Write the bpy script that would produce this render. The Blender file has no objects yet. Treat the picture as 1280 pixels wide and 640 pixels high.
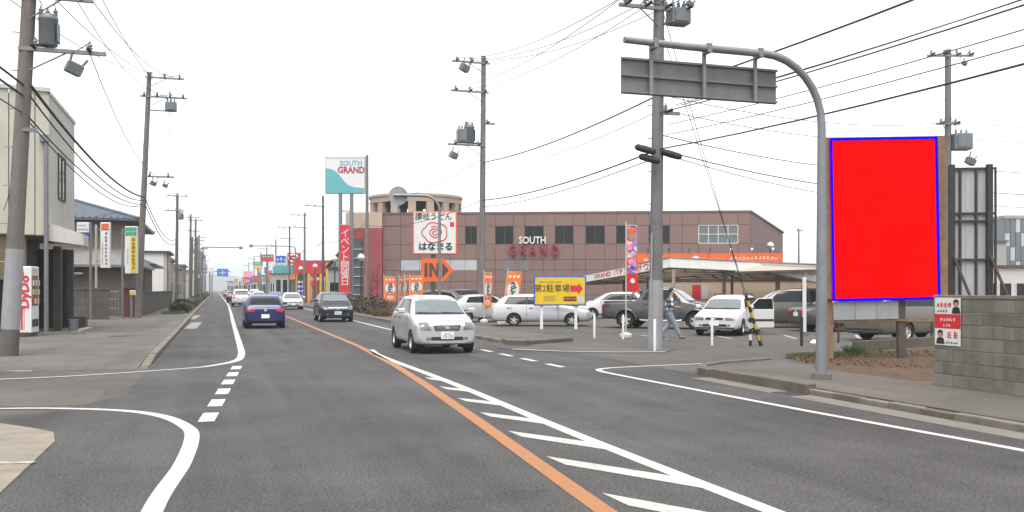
import bpy, bmesh, math, random
from mathutils import Vector, Matrix
from mathutils.bvhtree import BVHTree

# ------------------------------------------------------------------ camera, sky, sun, exposure
SC = bpy.context.scene
COL = SC.collection
FPX, CAMH, CX, CY = 1150.0, 1.65, 640.0, 362.0       # measured on the 1280 px wide photograph
A = math.atan2(370, 1150)                             # camera yaw against the road
CA, SA = math.cos(A), math.sin(A)

cam_d = bpy.data.cameras.new('camera')
cam = bpy.data.objects.new('camera', cam_d)
COL.objects.link(cam)
cam_d.sensor_width = 36.0
cam_d.lens = 36.0 * FPX / 1280.0
cam_d.shift_y = 42.0 / 1280.0
cam_d.clip_start = 0.1
cam_d.clip_end = 6000
cam.location = (0, 0, CAMH)
cam.rotation_euler = (math.radians(90), 0, -A)
SC.camera = cam

SUN_EL, SUN_AZ = 70.0, 205.0        # degrees; azimuth clockwise from +Y
w = bpy.data.worlds.new('World')
SC.world = w
w.use_nodes = True
nt = w.node_tree
bg = nt.nodes['Background']
sky = nt.nodes.new('ShaderNodeTexSky')
sky.sky_type = 'NISHITA'
sky.sun_disc = False
sky.sun_elevation = math.radians(SUN_EL)
sky.sun_rotation = math.radians(SUN_AZ)
sky.air_density = 1.0
sky.dust_density = 1.0
sky.ozone_density = 1.0
hsv = nt.nodes.new('ShaderNodeHueSaturation')     # an overcast sky: the same light without its blue
hsv.inputs['Saturation'].default_value = 0.12
nt.links.new(sky.outputs[0], hsv.inputs['Color'])
nt.links.new(hsv.outputs[0], bg.inputs['Color'])
bg.inputs['Strength'].default_value = 0.09
sun_d = bpy.data.lights.new('sun', 'SUN')
sun_d.energy = 1.5
sun_d.angle = math.radians(50)
sun_d.color = (1.0, 0.97, 0.93)
sun = bpy.data.objects.new('sun', sun_d)
COL.objects.link(sun)
sun.location = (0, 0, 60)
sdir = Vector((math.sin(math.radians(SUN_AZ)) * math.cos(math.radians(SUN_EL)),
               math.cos(math.radians(SUN_AZ)) * math.cos(math.radians(SUN_EL)),
               math.sin(math.radians(SUN_EL))))
sun.rotation_euler = sdir.to_track_quat('Z', 'Y').to_euler()
SC.view_settings.view_transform = 'Standard'
SC.view_settings.look = 'None'
SC.view_settings.exposure = 1.8
SC.view_settings.gamma = 1.0
SC.render.film_transparent = False
SC.cycles.use_denoising = True
SC.cycles.max_bounces = 6
SC.cycles.volume_bounces = 0

HAZE = 0.0006
RND = random.Random(11)

# ------------------------------------------------------------------ measuring helpers
def G(px, py):
    """ground point (x across the road, y along it) from a measured pixel"""
    d = FPX * CAMH / (py - CY)
    xc = (px - CX) * d / FPX
    return (xc * CA + d * SA, -xc * SA + d * CA)

def P(px, py, d):
    """point at measured depth d"""
    xc = (px - CX) * d / FPX
    return (xc * CA + d * SA, -xc * SA + d * CA, CAMH + (CY - py) * d / FPX)

def GD(px, d):
    x, y, _ = P(px, CY, d)
    return (x, y)

# ------------------------------------------------------------------ materials
MATS = {}
def mat(key, col=(.5, .5, .5), rough=.6, metal=0.0, var=.12, scale=3.0, bump=0.0, bscale=None, spec=.4,
        streak=0.0, coat=0.0, trans=0.0, dirt=None, dscale=.7, damt=.0):
    if key in MATS:
        return MATS[key]
    m = bpy.data.materials.new(key)
    m.use_nodes = True
    t = m.node_tree
    b = t.nodes['Principled BSDF']
    b.inputs['Roughness'].default_value = rough
    b.inputs['Metallic'].default_value = metal
    b.inputs['Specular IOR Level'].default_value = spec
    if coat:
        b.inputs['Coat Weight'].default_value = coat
        b.inputs['Coat Roughness'].default_value = .08
    if trans:
        b.inputs['Transmission Weight'].default_value = trans
    geo = t.nodes.new('ShaderNodeNewGeometry')
    L = t.links
    cur = None
    if var > 0:
        nz = t.nodes.new('ShaderNodeTexNoise')
        nz.inputs['Scale'].default_value = scale
        nz.inputs['Detail'].default_value = 6
        nz.inputs['Roughness'].default_value = .65
        L.new(geo.outputs['Position'], nz.inputs['Vector'])
        mr = t.nodes.new('ShaderNodeMapRange')
        mr.inputs['From Min'].default_value = .3
        mr.inputs['From Max'].default_value = .7
        mr.inputs['To Min'].default_value = 1 - var
        mr.inputs['To Max'].default_value = 1 + var
        L.new(nz.outputs['Fac'], mr.inputs['Value'])
        mx = t.nodes.new('ShaderNodeMix')
        mx.data_type = 'RGBA'
        mx.blend_type = 'MULTIPLY'
        mx.inputs['Factor'].default_value = 1
        mx.inputs[6].default_value = (*col, 1)
        L.new(mr.outputs[0], mx.inputs[7])
        cur = mx.outputs[2]
    if streak > 0:                                    # rain streaks: noise drawn out vertically
        mp = t.nodes.new('ShaderNodeMapping')
        mp.inputs['Scale'].default_value = (5, 5, .35)
        L.new(geo.outputs['Position'], mp.inputs['Vector'])
        n2 = t.nodes.new('ShaderNodeTexNoise')
        n2.inputs['Scale'].default_value = 1.2
        n2.inputs['Detail'].default_value = 5
        L.new(mp.outputs[0], n2.inputs['Vector'])
        r2 = t.nodes.new('ShaderNodeMapRange')
        r2.inputs['From Min'].default_value = .5
        r2.inputs['From Max'].default_value = .75
        r2.inputs['To Min'].default_value = 0
        r2.inputs['To Max'].default_value = streak
        L.new(n2.outputs['Fac'], r2.inputs['Value'])
        m2 = t.nodes.new('ShaderNodeMix')
        m2.data_type = 'RGBA'
        L.new(r2.outputs[0], m2.inputs['Factor'])
        if cur: L.new(cur, m2.inputs[6])
        else: m2.inputs[6].default_value = (*col, 1)
        dk = dirt or tuple(c * .45 for c in col)
        m2.inputs[7].default_value = (*dk, 1)
        cur = m2.outputs[2]
    if damt > 0:                                      # stains and wear patches
        n3 = t.nodes.new('ShaderNodeTexNoise')
        n3.inputs['Scale'].default_value = dscale
        n3.inputs['Detail'].default_value = 8
        n3.inputs['Roughness'].default_value = .7
        L.new(geo.outputs['Position'], n3.inputs['Vector'])
        r3 = t.nodes.new('ShaderNodeMapRange')
        r3.inputs['From Min'].default_value = .52
        r3.inputs['From Max'].default_value = .68
        r3.inputs['To Max'].default_value = damt
        L.new(n3.outputs['Fac'], r3.inputs['Value'])
        m3 = t.nodes.new('ShaderNodeMix')
        m3.data_type = 'RGBA'
        L.new(r3.outputs[0], m3.inputs['Factor'])
        if cur: L.new(cur, m3.inputs[6])
        else: m3.inputs[6].default_value = (*col, 1)
        dk = dirt or tuple(c * .5 for c in col)
        m3.inputs[7].default_value = (*dk, 1)
        cur = m3.outputs[2]
    if cur: L.new(cur, b.inputs['Base Color'])
    else: b.inputs['Base Color'].default_value = (*col, 1)
    if bump > 0:
        nb = t.nodes.new('ShaderNodeTexNoise')
        nb.inputs['Scale'].default_value = bscale or scale * 8
        nb.inputs['Detail'].default_value = 4
        L.new(geo.outputs['Position'], nb.inputs['Vector'])
        bp = t.nodes.new('ShaderNodeBump')
        bp.inputs['Strength'].default_value = bump
        bp.inputs['Distance'].default_value = .02
        L.new(nb.outputs['Fac'], bp.inputs['Height'])
        L.new(bp.outputs[0], b.inputs['Normal'])
    MATS[key] = m
    return m

def asphalt(key, base, light, speck=.5, track=0.25):
    """aggregate speckle, worn tracks along the road, patch stains, hairline cracks"""
    m = bpy.data.materials.new(key); m.use_nodes = True
    t = m.node_tree; L = t.links; N = t.nodes
    b = N['Principled BSDF']
    b.inputs['Roughness'].default_value = .85
    b.inputs['Specular IOR Level'].default_value = .3
    geo = N.new('ShaderNodeNewGeometry')
    def noise(scale, detail, vec, rough=.6):
        n = N.new('ShaderNodeTexNoise')
        n.inputs['Scale'].default_value = scale; n.inputs['Detail'].default_value = detail
        n.inputs['Roughness'].default_value = rough
        L.new(vec, n.inputs['Vector']); return n.outputs['Fac']
    def rng(v, a, bb, c, d):
        r = N.new('ShaderNodeMapRange')
        r.inputs['From Min'].default_value = a; r.inputs['From Max'].default_value = bb
        r.inputs['To Min'].default_value = c; r.inputs['To Max'].default_value = d
        L.new(v, r.inputs['Value']); return r.outputs[0]
    def mul(x, y):
        q = N.new('ShaderNodeMath'); q.operation = 'MULTIPLY'
        L.new(x, q.inputs[0]); L.new(y, q.inputs[1]); return q.outputs[0]
    pos = geo.outputs['Position']
    sp = rng(noise(38, 3, pos, .8), .3, .7, 1 - speck, 1 + speck)
    sp = mul(sp, rng(noise(140, 2, pos, .8), .3, .7, 1 - speck * .6, 1 + speck * .6))
    mp = N.new('ShaderNodeMapping'); mp.inputs['Scale'].default_value = (1.3, .045, 1)
    L.new(pos, mp.inputs['Vector'])
    tr = rng(noise(1.0, 4, mp.outputs[0]), .35, .65, 0, 1)
    pt = rng(noise(.35, 7, pos, .7), .35, .68, -.25, 1)
    ad = N.new('ShaderNodeMath'); ad.operation = 'MULTIPLY_ADD'
    L.new(tr, ad.inputs[0]); ad.inputs[1].default_value = .5 + track; L.new(pt, ad.inputs[2])
    md = rng(ad.outputs[0], 0, 1.4, 0, 1)
    mx = N.new('ShaderNodeMix'); mx.data_type = 'RGBA'
    L.new(md, mx.inputs['Factor'])
    mx.inputs[6].default_value = (*base, 1); mx.inputs[7].default_value = (*light, 1)
    vo = N.new('ShaderNodeTexVoronoi'); vo.feature = 'DISTANCE_TO_EDGE'
    vo.inputs['Scale'].default_value = .22
    wn = N.new('ShaderNodeTexNoise'); wn.inputs['Scale'].default_value = 1.1; wn.inputs['Detail'].default_value = 6
    L.new(pos, wn.inputs['Vector'])
    va = N.new('ShaderNodeVectorMath'); va.operation = 'MULTIPLY_ADD'
    L.new(wn.outputs['Color'], va.inputs[0]); va.inputs[1].default_value = (1.8, 1.8, 0); L.new(pos, va.inputs[2])
    L.new(va.outputs[0], vo.inputs['Vector'])
    ck = rng(vo.outputs['Distance'], .0, .0035, .72, 1)
    f = mul(sp, ck)
    m2 = N.new('ShaderNodeMix'); m2.data_type = 'RGBA'; m2.blend_type = 'MULTIPLY'
    m2.inputs['Factor'].default_value = 1
    L.new(mx.outputs[2], m2.inputs[6]); L.new(f, m2.inputs[7])
    L.new(m2.outputs[2], b.inputs['Base Color'])
    bp = N.new('ShaderNodeBump'); bp.inputs['Strength'].default_value = .35; bp.inputs['Distance'].default_value = .01
    L.new(sp, bp.inputs['Height']); L.new(bp.outputs[0], b.inputs['Normal'])
    MATS[key] = m
    return m

def paint(key, col, under, wear=.5):
    """road paint with the asphalt showing through where it is worn"""
    m = bpy.data.materials.new(key); m.use_nodes = True
    t = m.node_tree; L = t.links; N = t.nodes
    b = N['Principled BSDF']; b.inputs['Roughness'].default_value = .7
    geo = N.new('ShaderNodeNewGeometry')
    n = N.new('ShaderNodeTexNoise'); n.inputs['Scale'].default_value = 7; n.inputs['Detail'].default_value = 10
    n.inputs['Roughness'].default_value = .75
    L.new(geo.outputs['Position'], n.inputs['Vector'])
    r = N.new('ShaderNodeMapRange')
    r.inputs['From Min'].default_value = .5; r.inputs['From Max'].default_value = .66
    r.inputs['To Max'].default_value = wear
    L.new(n.outputs['Fac'], r.inputs['Value'])
    mx = N.new('ShaderNodeMix'); mx.data_type = 'RGBA'
    mx.inputs[6].default_value = (*col, 1); mx.inputs[7].default_value = (*under, 1)
    L.new(r.outputs[0], mx.inputs['Factor'])
    L.new(mx.outputs[2], b.inputs['Base Color'])
    MATS[key] = m
    return m

asphalt('asphalt', (.041, .0392, .0388), (.08, .0768, .0755), speck=1.0, track=.3)
asphalt('side_asphalt', (.062, .058, .053), (.1, .094, .086), speck=.35, track=0)
asphalt('walk_left', (.08, .074, .066), (.14, .129, .114), speck=.35, track=0)
asphalt('walk_asphalt', (.072, .066, .058), (.118, .108, .095), speck=.3, track=0)
paint('white_paint', (.47, .455, .425), (.17, .165, .16), .5)
paint('old_white_paint', (.36, .34, .31), (.12, .12, .12), .8)
paint('hatch_paint', (.4, .385, .36), (.14, .135, .13), .6)
paint('faint_paint', (.22, .21, .2), (.1, .1, .1), .9)
paint('orange_paint', (.29, .125, .045), (.16, .1, .07), .6)
mat('ground_mat', (.09, .085, .075), .95, var=.3, scale=.4)
mat('kerb', (.16, .142, .118), .9, var=.2, scale=4, bump=.4, damt=.5, dscale=2.5, dirt=(.1, .095, .085))
mat('kerb_dirty', (.115, .097, .075), .9, var=.25, scale=4, bump=.4, damt=.7, dscale=2, dirt=(.06, .055, .045))
mat('gutter', (.15, .137, .115), .9, var=.2, scale=3, damt=.4, dscale=1.5)
mat('pave', (.2, .175, .14), .9, var=.2, scale=2.5, bump=.2, damt=.3, dscale=1)
mat('pole_conc', (.15, .13, .12), .9, var=.15, scale=2.5, bump=.15, streak=.4)
mat('pole_grey', (.15, .145, .14), .85, var=.15, scale=2.5, streak=.35)
mat('pole_dark', (.09, .085, .08), .85, var=.15, scale=2.5)
mat('galv', (.2, .205, .215), .5, .6, var=.12, scale=5)
mat('gantry_grey', (.2, .21, .225), .55, .25, var=.12, scale=2, streak=.35, dirt=(.13, .12, .11))
mat('sign_back', (.17, .168, .168), .6, .3, var=.14, scale=2, streak=.3)
mat('black_metal', (.03, .028, .027), .6, .2, var=.2, scale=6)
mat('dark_steel', (.038, .035, .034), .75, .1, var=.3, scale=5, damt=.4, dirt=(.09, .05, .03))
mat('trafo', (.15, .165, .175), .5, .2, var=.1, scale=4)
mat('porcelain', (.2, .185, .17), .3, var=.05)
mat('rubber', (.02, .02, .02), .7, var=.1)
mat('cable', (.03, .03, .03), .7, var=0)
mat('wood', (.19, .12, .07), .85, var=.3, scale=6, streak=.4, bump=.2)
mat('wood_dark', (.08, .06, .05), .9, var=.3, scale=6, bump=.2)
mat('cream_siding', (.42, .405, .34), .65, var=.07, scale=1.2, streak=.25, dirt=(.25, .22, .17))
mat('cream_plain', (.46, .45, .4), .7, var=.07, scale=1, streak=.3, dirt=(.28, .26, .21))
mat('white_slab', (.46, .44, .42), .7, var=.08, scale=1, streak=.35, dirt=(.3, .28, .25))
mat('recess_shade', (.02, .02, .02), .9, var=.2)  # near black: the shade inside openings put into the colour
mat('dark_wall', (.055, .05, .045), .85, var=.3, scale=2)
mat('olive_panel', (.13, .105, .06), .8, var=.1)
mat('brown_panel', (.185, .117, .102), .65, var=.07, scale=.6, streak=.18, bump=.04)
mat('brown_joint', (.15, .094, .083), .8, var=.1)
mat('brown_side', (.175, .114, .1), .7, var=.07, scale=.6, streak=.2)
mat('cream_band', (.46, .36, .27), .7, var=.06, scale=.7, streak=.2)
mat('pinkred', (.3, .062, .07), .65, var=.08, scale=.7, streak=.15)
mat('tower_beige', (.36, .28, .215), .75, var=.08, scale=.6, streak=.25)
mat('coping', (.12, .085, .075), .7, var=.1)
mat('glass_dark', (.012, .013, .014), .12, 0, var=.0, spec=.2)
mat('glass_mid', (.1, .12, .13), .12, 0, var=.1, spec=.6)
mat('glass_pale', (.38, .4, .41), .25, 0, var=.12, scale=1.0, spec=.5)
mat('frame_white', (.55, .54, .52), .6, var=.05)
mat('frame_dark', (.06, .05, .05), .6, var=.1)
mat('white', (.6, .6, .59), .55, var=.04, scale=1.5, streak=.1, dirt=(.45, .44, .42))
mat('offwhite', (.47, .455, .42), .65, var=.06, scale=1.5, streak=.25, dirt=(.32, .3, .26))
mat('red', (.5, .015, .02), .55, var=.05)
mat('redsign', (.5, .02, .035), .55, var=.06)
mat('letter_red', (.28, .015, .04), .45, var=.05)
mat('ink', (.015, .015, .018), .6, var=0)
mat('ink_soft', (.1, .1, .11), .6, var=0)
mat('orange', (.65, .11, .015), .6, var=.06)
mat('orange_cloth', (.75, .16, .02), .8, var=.08, scale=6)
mat('yellow', (.62, .42, .012), .5, var=.05, streak=.1)
mat('yellow2', (.58, .36, .02), .55, var=.06)
mat('blue', (.02, .08, .45), .5, var=.05)
mat('roadsign_blue', (.03, .15, .5), .5, var=.05)
mat('teal', (.1, .34, .37), .55, var=.06)
mat('teal_roof', (.07, .3, .28), .6, var=.08)
mat('green', (.05, .3, .17), .55, var=.06)
mat('pink', (.8, .2, .4), .6, var=.08)
mat('purple', (.18, .06, .25), .6, var=.08)
mat('billboard_red', (.9, .0, .0), .9, var=0, spec=.0)
mat('billboard_blue', (.0, .0, .85), .9, var=0, spec=.0)
mat('tile_blue', (.07, .085, .11), .5, var=.2, scale=3)
mat('tile_grey', (.16, .155, .15), .7, var=.2, scale=3)
mat('plaster_grey', (.17, .15, .13), .85, var=.1, scale=1.2, streak=.3)
mat('plaster_brown', (.12, .095, .075), .85, var=.15, scale=1.2, streak=.3)
mat('beige', (.38, .34, .28), .8, var=.08, scale=.8, streak=.25)
mat('grey_wall', (.3, .3, .3), .8, var=.08, scale=.8, streak=.25)
mat('block', (.165, .152, .125), .95, var=.2, scale=2.2, bump=.5, bscale=45, streak=.45, damt=.55, dscale=1.4, dirt=(.1, .095, .08))
mat('block_b', (.14, .128, .103), .95, var=.22, scale=2.2, bump=.5, bscale=45, streak=.45, damt=.6, dscale=1.8, dirt=(.075, .07, .06))
mat('block_c', (.19, .176, .148), .95, var=.18, scale=2.2, bump=.5, bscale=45, streak=.45, damt=.45, dscale=1.4, dirt=(.12, .115, .1))
mat('mortar', (.12, .115, .105), .95, var=.15, scale=8)
mat('soil', (.075, .05, .03), .95, var=.4, scale=5, bump=.6, bscale=40)
mat('straw', (.12, .075, .036), .9, var=.35, scale=9)
mat('leaf_dark', (.035, .05, .022), .7, var=.4, scale=6)
mat('leaf_brown', (.075, .055, .035), .8, var=.4, scale=6)
mat('leaf_green', (.06, .11, .025), .7, var=.35, scale=9)
mat('bark', (.07, .055, .045), .9, var=.3, scale=8)
mat('skin', (.36, .2, .14), .6, var=.05)
mat('hair', (.012, .011, .012), .6, var=.2)
mat('denim', (.2, .25, .3), .9, var=.2, scale=10)
mat('canopy_metal', (.3, .25, .19), .7, .1, var=.2, scale=2, streak=.4)
mat('canopy_top', (.4, .39, .37), .7, var=.15, scale=1)
mat('tyre', (.016, .016, .017), .85, var=.15)
mat('rim', (.5, .5, .51), .4, .5, var=.05)
mat('car_trim', (.022, .022, .024), .6, var=.1)
mat('car_glass', (.012, .014, .016), .06, 0, var=0, spec=.35)
mat('car_glass_front', (.13, .15, .155), .05, 0, var=.1, spec=.8)  # paler than the side glass: sky reflection and visible cabin put into the colour
mat('lamp_clear', (.2, .2, .19), .1, .3, var=.1, scale=12, spec=.7)
mat('lamp_red', (.5, .01, .012), .2, var=.1)
mat('lamp_orange', (.6, .18, .02), .25, var=.1)
mat('plate', (.7, .71, .7), .5, var=.03)
mat('hill', (.05, .08, .05), .95, var=.2, scale=.03)
def carpaint(key, col, metal=.0):
    return mat(key, col, .26, metal, var=.03, scale=.8, spec=.4, coat=.5)
carpaint('c_silver', (.5, .5, .51), .4)
carpaint('c_white', (.55, .55, .545))
carpaint('c_navy', (.01, .016, .085), .1)
carpaint('c_black', (.008, .01, .018), .1)
carpaint('c_blue', (.03, .08, .42), .1)
carpaint('c_grey', (.085, .08, .078), .5)
carpaint('c_greige', (.1, .092, .082), .35)
carpaint('c_champ', (.15, .135, .115), .35)

def plaid():
    m = bpy.data.materials.new('plaid_cloth'); m.use_nodes = True
    t = m.node_tree; L = t.links; N = t.nodes
    b = N['Principled BSDF']; b.inputs['Roughness'].default_value = .9
    tc = N.new('ShaderNodeTexCoord')
    sp = N.new('ShaderNodeSeparateXYZ'); L.new(tc.outputs['Object'], sp.inputs[0])
    outs = []
    for ax, sc in ((0, 38.0), (2, 38.0)):
        q = N.new('ShaderNodeMath'); q.operation = 'MULTIPLY'; q.inputs[1].default_value = sc
        L.new(sp.outputs[ax], q.inputs[0])
        s = N.new('ShaderNodeMath'); s.operation = 'SINE'; L.new(q.outputs[0], s.inputs[0])
        g = N.new('ShaderNodeMath'); g.operation = 'GREATER_THAN'; g.inputs[1].default_value = .1
        L.new(s.outputs[0], g.inputs[0]); outs.append(g.outputs[0])
    ad = N.new('ShaderNodeMath'); ad.operation = 'ADD'
    L.new(outs[0], ad.inputs[0]); L.new(outs[1], ad.inputs[1])
    cr = N.new('ShaderNodeValToRGB'); cr.color_ramp.interpolation = 'CONSTANT'
    cr.color_ramp.elements[0].color = (.02, .025, .06, 1)
    e = cr.color_ramp.elements[1]; e.position = .4; e.color = (.16, .17, .22, 1)
    e2 = cr.color_ramp.elements.new(.8); e2.color = (.55, .54, .53, 1)
    dv = N.new('ShaderNodeMath'); dv.operation = 'MULTIPLY'; dv.inputs[1].default_value = .5
    L.new(ad.outputs[0], dv.inputs[0]); L.new(dv.outputs[0], cr.inputs[0])
    L.new(cr.outputs[0], b.inputs['Base Color'])
    MATS['plaid'] = m
plaid()

# ------------------------------------------------------------------ mesh helpers
class MB:
    def __init__(self):
        self.v = []; self.f = []
    def add(self, vs, fs):
        o = len(self.v)
        self.v += [tuple(p) for p in vs]
        self.f += [tuple(i + o for i in q) for q in fs]
        return self
    def box(self, c, s, rot=None):
        hx, hy, hz = s[0] / 2, s[1] / 2, s[2] / 2
        vs = [Vector((x, y, z)) for x in (-hx, hx) for y in (-hy, hy) for z in (-hz, hz)]
        if rot is not None: vs = [rot @ q for q in vs]
        c = Vector(c)
        return self.add([q + c for q in vs], [(0, 1, 3, 2), (4, 6, 7, 5), (0, 4, 5, 1), (2, 3, 7, 6), (0, 2, 6, 4), (1, 5, 7, 3)])
    def span(self, x0, x1, y0, y1, z0, z1):
        return self.box(((x0 + x1) / 2, (y0 + y1) / 2, (z0 + z1) / 2), (abs(x1 - x0), abs(y1 - y0), abs(z1 - z0)))
    def bevbox(self, x0, x1, y0, y1, z0, z1, b):
        vs = []
        for z, i in ((z0, b), (z0 + b, 0), (z1 - b, 0), (z1, b)):
            vs += [(x0 + i, y0 + i, z), (x1 - i, y0 + i, z), (x1 - i, y1 - i, z), (x0 + i, y1 - i, z)]
        fs = [(3, 2, 1, 0), (12, 13, 14, 15)]
        for k in range(3):
            for i in range(4):
                j = (i + 1) % 4
                fs.append((k * 4 + i, k * 4 + j, k * 4 + 4 + j, k * 4 + 4 + i))
        return self.add(vs, fs)
    def cyl(self, p0, p1, r0, r1=None, n=10, cap=True):
        if r1 is None: r1 = r0
        p0, p1 = Vector(p0), Vector(p1)
        d = (p1 - p0).normalized()
        u = d.orthogonal().normalized(); v = d.cross(u)
        vs = []
        for p, r in ((p0, r0), (p1, r1)):
            for i in range(n):
                a = 2 * math.pi * i / n
                vs.append(p + u * (math.cos(a) * r) + v * (math.sin(a) * r))
        fs = [(i, (i + 1) % n, n + (i + 1) % n, n + i) for i in range(n)]
        if cap: fs += [tuple(range(n))[::-1], tuple(range(n, 2 * n))]
        return self.add(vs, fs)
    def tube(self, pts, r, n=6):
        pts = [Vector(p) for p in pts]
        vs = []; fs = []; u = None
        for k, p in enumerate(pts):
            d = (pts[min(k + 1, len(pts) - 1)] - pts[max(k - 1, 0)]).normalized()
            u = d.orthogonal() if u is None else u - d * u.dot(d)
            u.normalize(); v = d.cross(u)
            rr = r[k] if isinstance(r, (list, tuple)) else r
            for i in range(n):
                a = 2 * math.pi * i / n
                vs.append(p + u * (math.cos(a) * rr) + v * (math.sin(a) * rr))
        for k in range(len(pts) - 1):
            for i in range(n):
                j = (i + 1) % n
                fs.append((k * n + i, k * n + j, (k + 1) * n + j, (k + 1) * n + i))
        fs += [tuple(range(n))[::-1], tuple(range((len(pts) - 1) * n, len(pts) * n))]
        return self.add(vs, fs)
    def prism(self, poly, z0, z1):
        n = len(poly)
        vs = [(x, y, z0) for x, y in poly] + [(x, y, z1) for x, y in poly]
        fs = [(i, (i + 1) % n, n + (i + 1) % n, n + i) for i in range(n)]
        fs += [tuple(range(n))[::-1], tuple(range(n, 2 * n))]
        return self.add(vs, fs)
    def plate(self, poly, y0, y1):
        """polygon in (x,z), thickness in y"""
        n = len(poly)
        vs = [(x, y0, z) for x, z in poly] + [(x, y1, z) for x, z in poly]
        fs = [(i, (i + 1) % n, n + (i + 1) % n, n + i) for i in range(n)]
        fs += [tuple(range(n))[::-1], tuple(range(n, 2 * n))]
        return self.add(vs, fs)
    def ribbon(self, pts, wd, z, th=.0):
        """flat painted line along (x,y) points"""
        vs = []; fs = []
        for k, p in enumerate(pts):
            a = Vector(pts[max(k - 1, 0)]); b = Vector(pts[min(k + 1, len(pts) - 1)])
            d = (b - a).normalized(); nrm = Vector((-d.y, d.x))
            ww = wd[k] if isinstance(wd, (list, tuple)) else wd
            p = Vector(p)
            for sg in (-.5, .5):
                q = p + nrm * ww * sg
                vs.append((q.x, q.y, z))
        fs = [(2 * k, 2 * k + 2, 2 * k + 3, 2 * k + 1) for k in range(len(pts) - 1)]
        return self.add(vs, fs)
    def lathe(self, prof, c=(0, 0, 0), n=14, axis='z', cap=True):
        vs = []; fs = []
        for r, h in prof:
            for i in range(n):
                a = 2 * math.pi * i / n
                x, y = r * math.cos(a), r * math.sin(a)
                q = (x, y, h) if axis == 'z' else ((h, x, y) if axis == 'x' else (x, h, y))
                vs.append((q[0] + c[0], q[1] + c[1], q[2] + c[2]))
        for k in range(len(prof) - 1):
            for i in range(n):
                j = (i + 1) % n
                fs.append((k * n + i, k * n + j, (k + 1) * n + j, (k + 1) * n + i))
        if cap: fs += [tuple(range(n))[::-1], tuple(range((len(prof) - 1) * n, len(prof) * n))]
        return self.add(vs, fs)
    def mesh(self, name):
        me = bpy.data.meshes.new(name)
        me.from_pydata([tuple(v) for v in self.v], [], self.f)
        bm = bmesh.new(); bm.from_mesh(me)
        bmesh.ops.recalc_face_normals(bm, faces=bm.faces)
        bm.to_mesh(me); bm.free()
        me.update()
        return me

def smooth(me, deg=40):
    for p in me.polygons: p.use_smooth = True
    try: me.set_sharp_from_angle(angle=math.radians(deg))
    except Exception: pass

def link(name, me, m, parent=None, loc=None, rz=None, sm=False):
    if isinstance(me, MB): me = me.mesh(name)
    if sm: smooth(me)
    o = bpy.data.objects.new(name, me)
    COL.objects.link(o)
    mm = MATS[m] if isinstance(m, str) else m
    if len(me.materials) == 0: me.materials.append(mm)
    if me.materials[0] is not mm:
        o.material_slots[0].link = 'OBJECT'
        o.material_slots[0].material = mm
    if parent is not None: o.parent = parent
    if loc is not None: o.location = loc
    if rz is not None: o.rotation_euler = (0, 0, rz)
    return o

def tag(o, label, cat, group=None):
    o['label'] = label; o['category'] = cat
    if group: o['group'] = group
    return o

def thing(name, label, cat, loc=(0, 0, 0), rz=0.0, group=None):
    o = bpy.data.objects.new(name, None)
    COL.objects.link(o)
    o.empty_display_size = .2
    o.location = loc if len(loc) == 3 else (loc[0], loc[1], 0)
    o.rotation_euler = (0, 0, rz)
    return tag(o, label, cat, group)

def struct(name, me, m, parent=None):
    o = link(name, me, m, parent)
    if parent is None: o['kind'] = 'structure'
    return o

def copy_tree(o, parent=None):
    c = o.copy(); COL.objects.link(c); c.parent = parent
    for ch in list(o.children): copy_tree(ch, c)
    return c

def text(name, body, size, m, parent, loc, rot=(math.pi / 2, 0, 0), bold=.0, ext=.004, ax='CENTER', sx=1.0, space=1.0, line=1.0, shear=0.0):
    cu = bpy.data.curves.new('t', 'FONT')
    cu.body = body; cu.size = size; cu.align_x = ax; cu.align_y = 'CENTER'
    cu.offset = bold * size; cu.extrude = ext; cu.resolution_u = 2
    cu.space_character = space; cu.space_line = line; cu.shear = shear
    to = bpy.data.objects.new('t', cu); COL.objects.link(to)
    bpy.context.view_layer.update()
    dg = bpy.context.evaluated_depsgraph_get()
    me = bpy.data.meshes.new_from_object(to.evaluated_get(dg))
    bpy.data.objects.remove(to); bpy.data.curves.remove(cu)
    me.materials.clear()
    o = link(name, me, m, parent)
    o.location = loc; o.rotation_euler = rot; o.scale = (sx, 1, 1)
    return o

def glyphs(name, n, size, m, parent, x, y, z, vertical=False, seed=1, gap=1.12):
    """characters too small to read in the photograph: stroke clusters of the same size and weight"""
    r = random.Random(seed); mb = MB()
    for k in range(n):
        cx = x + (0 if vertical else k * size * gap); cz = z - (k * size * gap if vertical else 0)
        st = size * .12
        for j in range(r.choice((2, 3))):
            zz = cz + (j - 1) * size * .3
            ww = size * r.uniform(.5, .9)
            mb.box((cx, y, zz), (ww, .006, st))
        for j in range(r.choice((1, 2))):
            mb.box((cx + r.uniform(-.3, .3) * size, y, cz + r.uniform(-.1, .1) * size), (st, .0064, size * r.uniform(.5, .9)))
    return link(name, mb, m, parent)

def catmull(pts, n=8):
    out = []
    for i in range(len(pts) - 1):
        p0 = Vector(pts[max(i - 1, 0)]); p1 = Vector(pts[i]); p2 = Vector(pts[i + 1]); p3 = Vector(pts[min(i + 2, len(pts) - 1)])
        for k in range(n):
            t = k / n
            out.append(.5 * ((2 * p1) + (p2 - p0) * t + (2 * p0 - 5 * p1 + 4 * p2 - p3) * t * t + (3 * p1 - p0 - 3 * p2 + p3) * t ** 3))
    out.append(Vector(pts[-1]))
    return out

# ================================================================== THE SETTING: ground, roads, pavements, markings
def sheet(name, poly, z, m, parent=None):
    mb = MB(); mb.add([(x, y, z) for x, y in poly], [tuple(range(len(poly)))])
    return struct(name, mb, m, parent)

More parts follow.
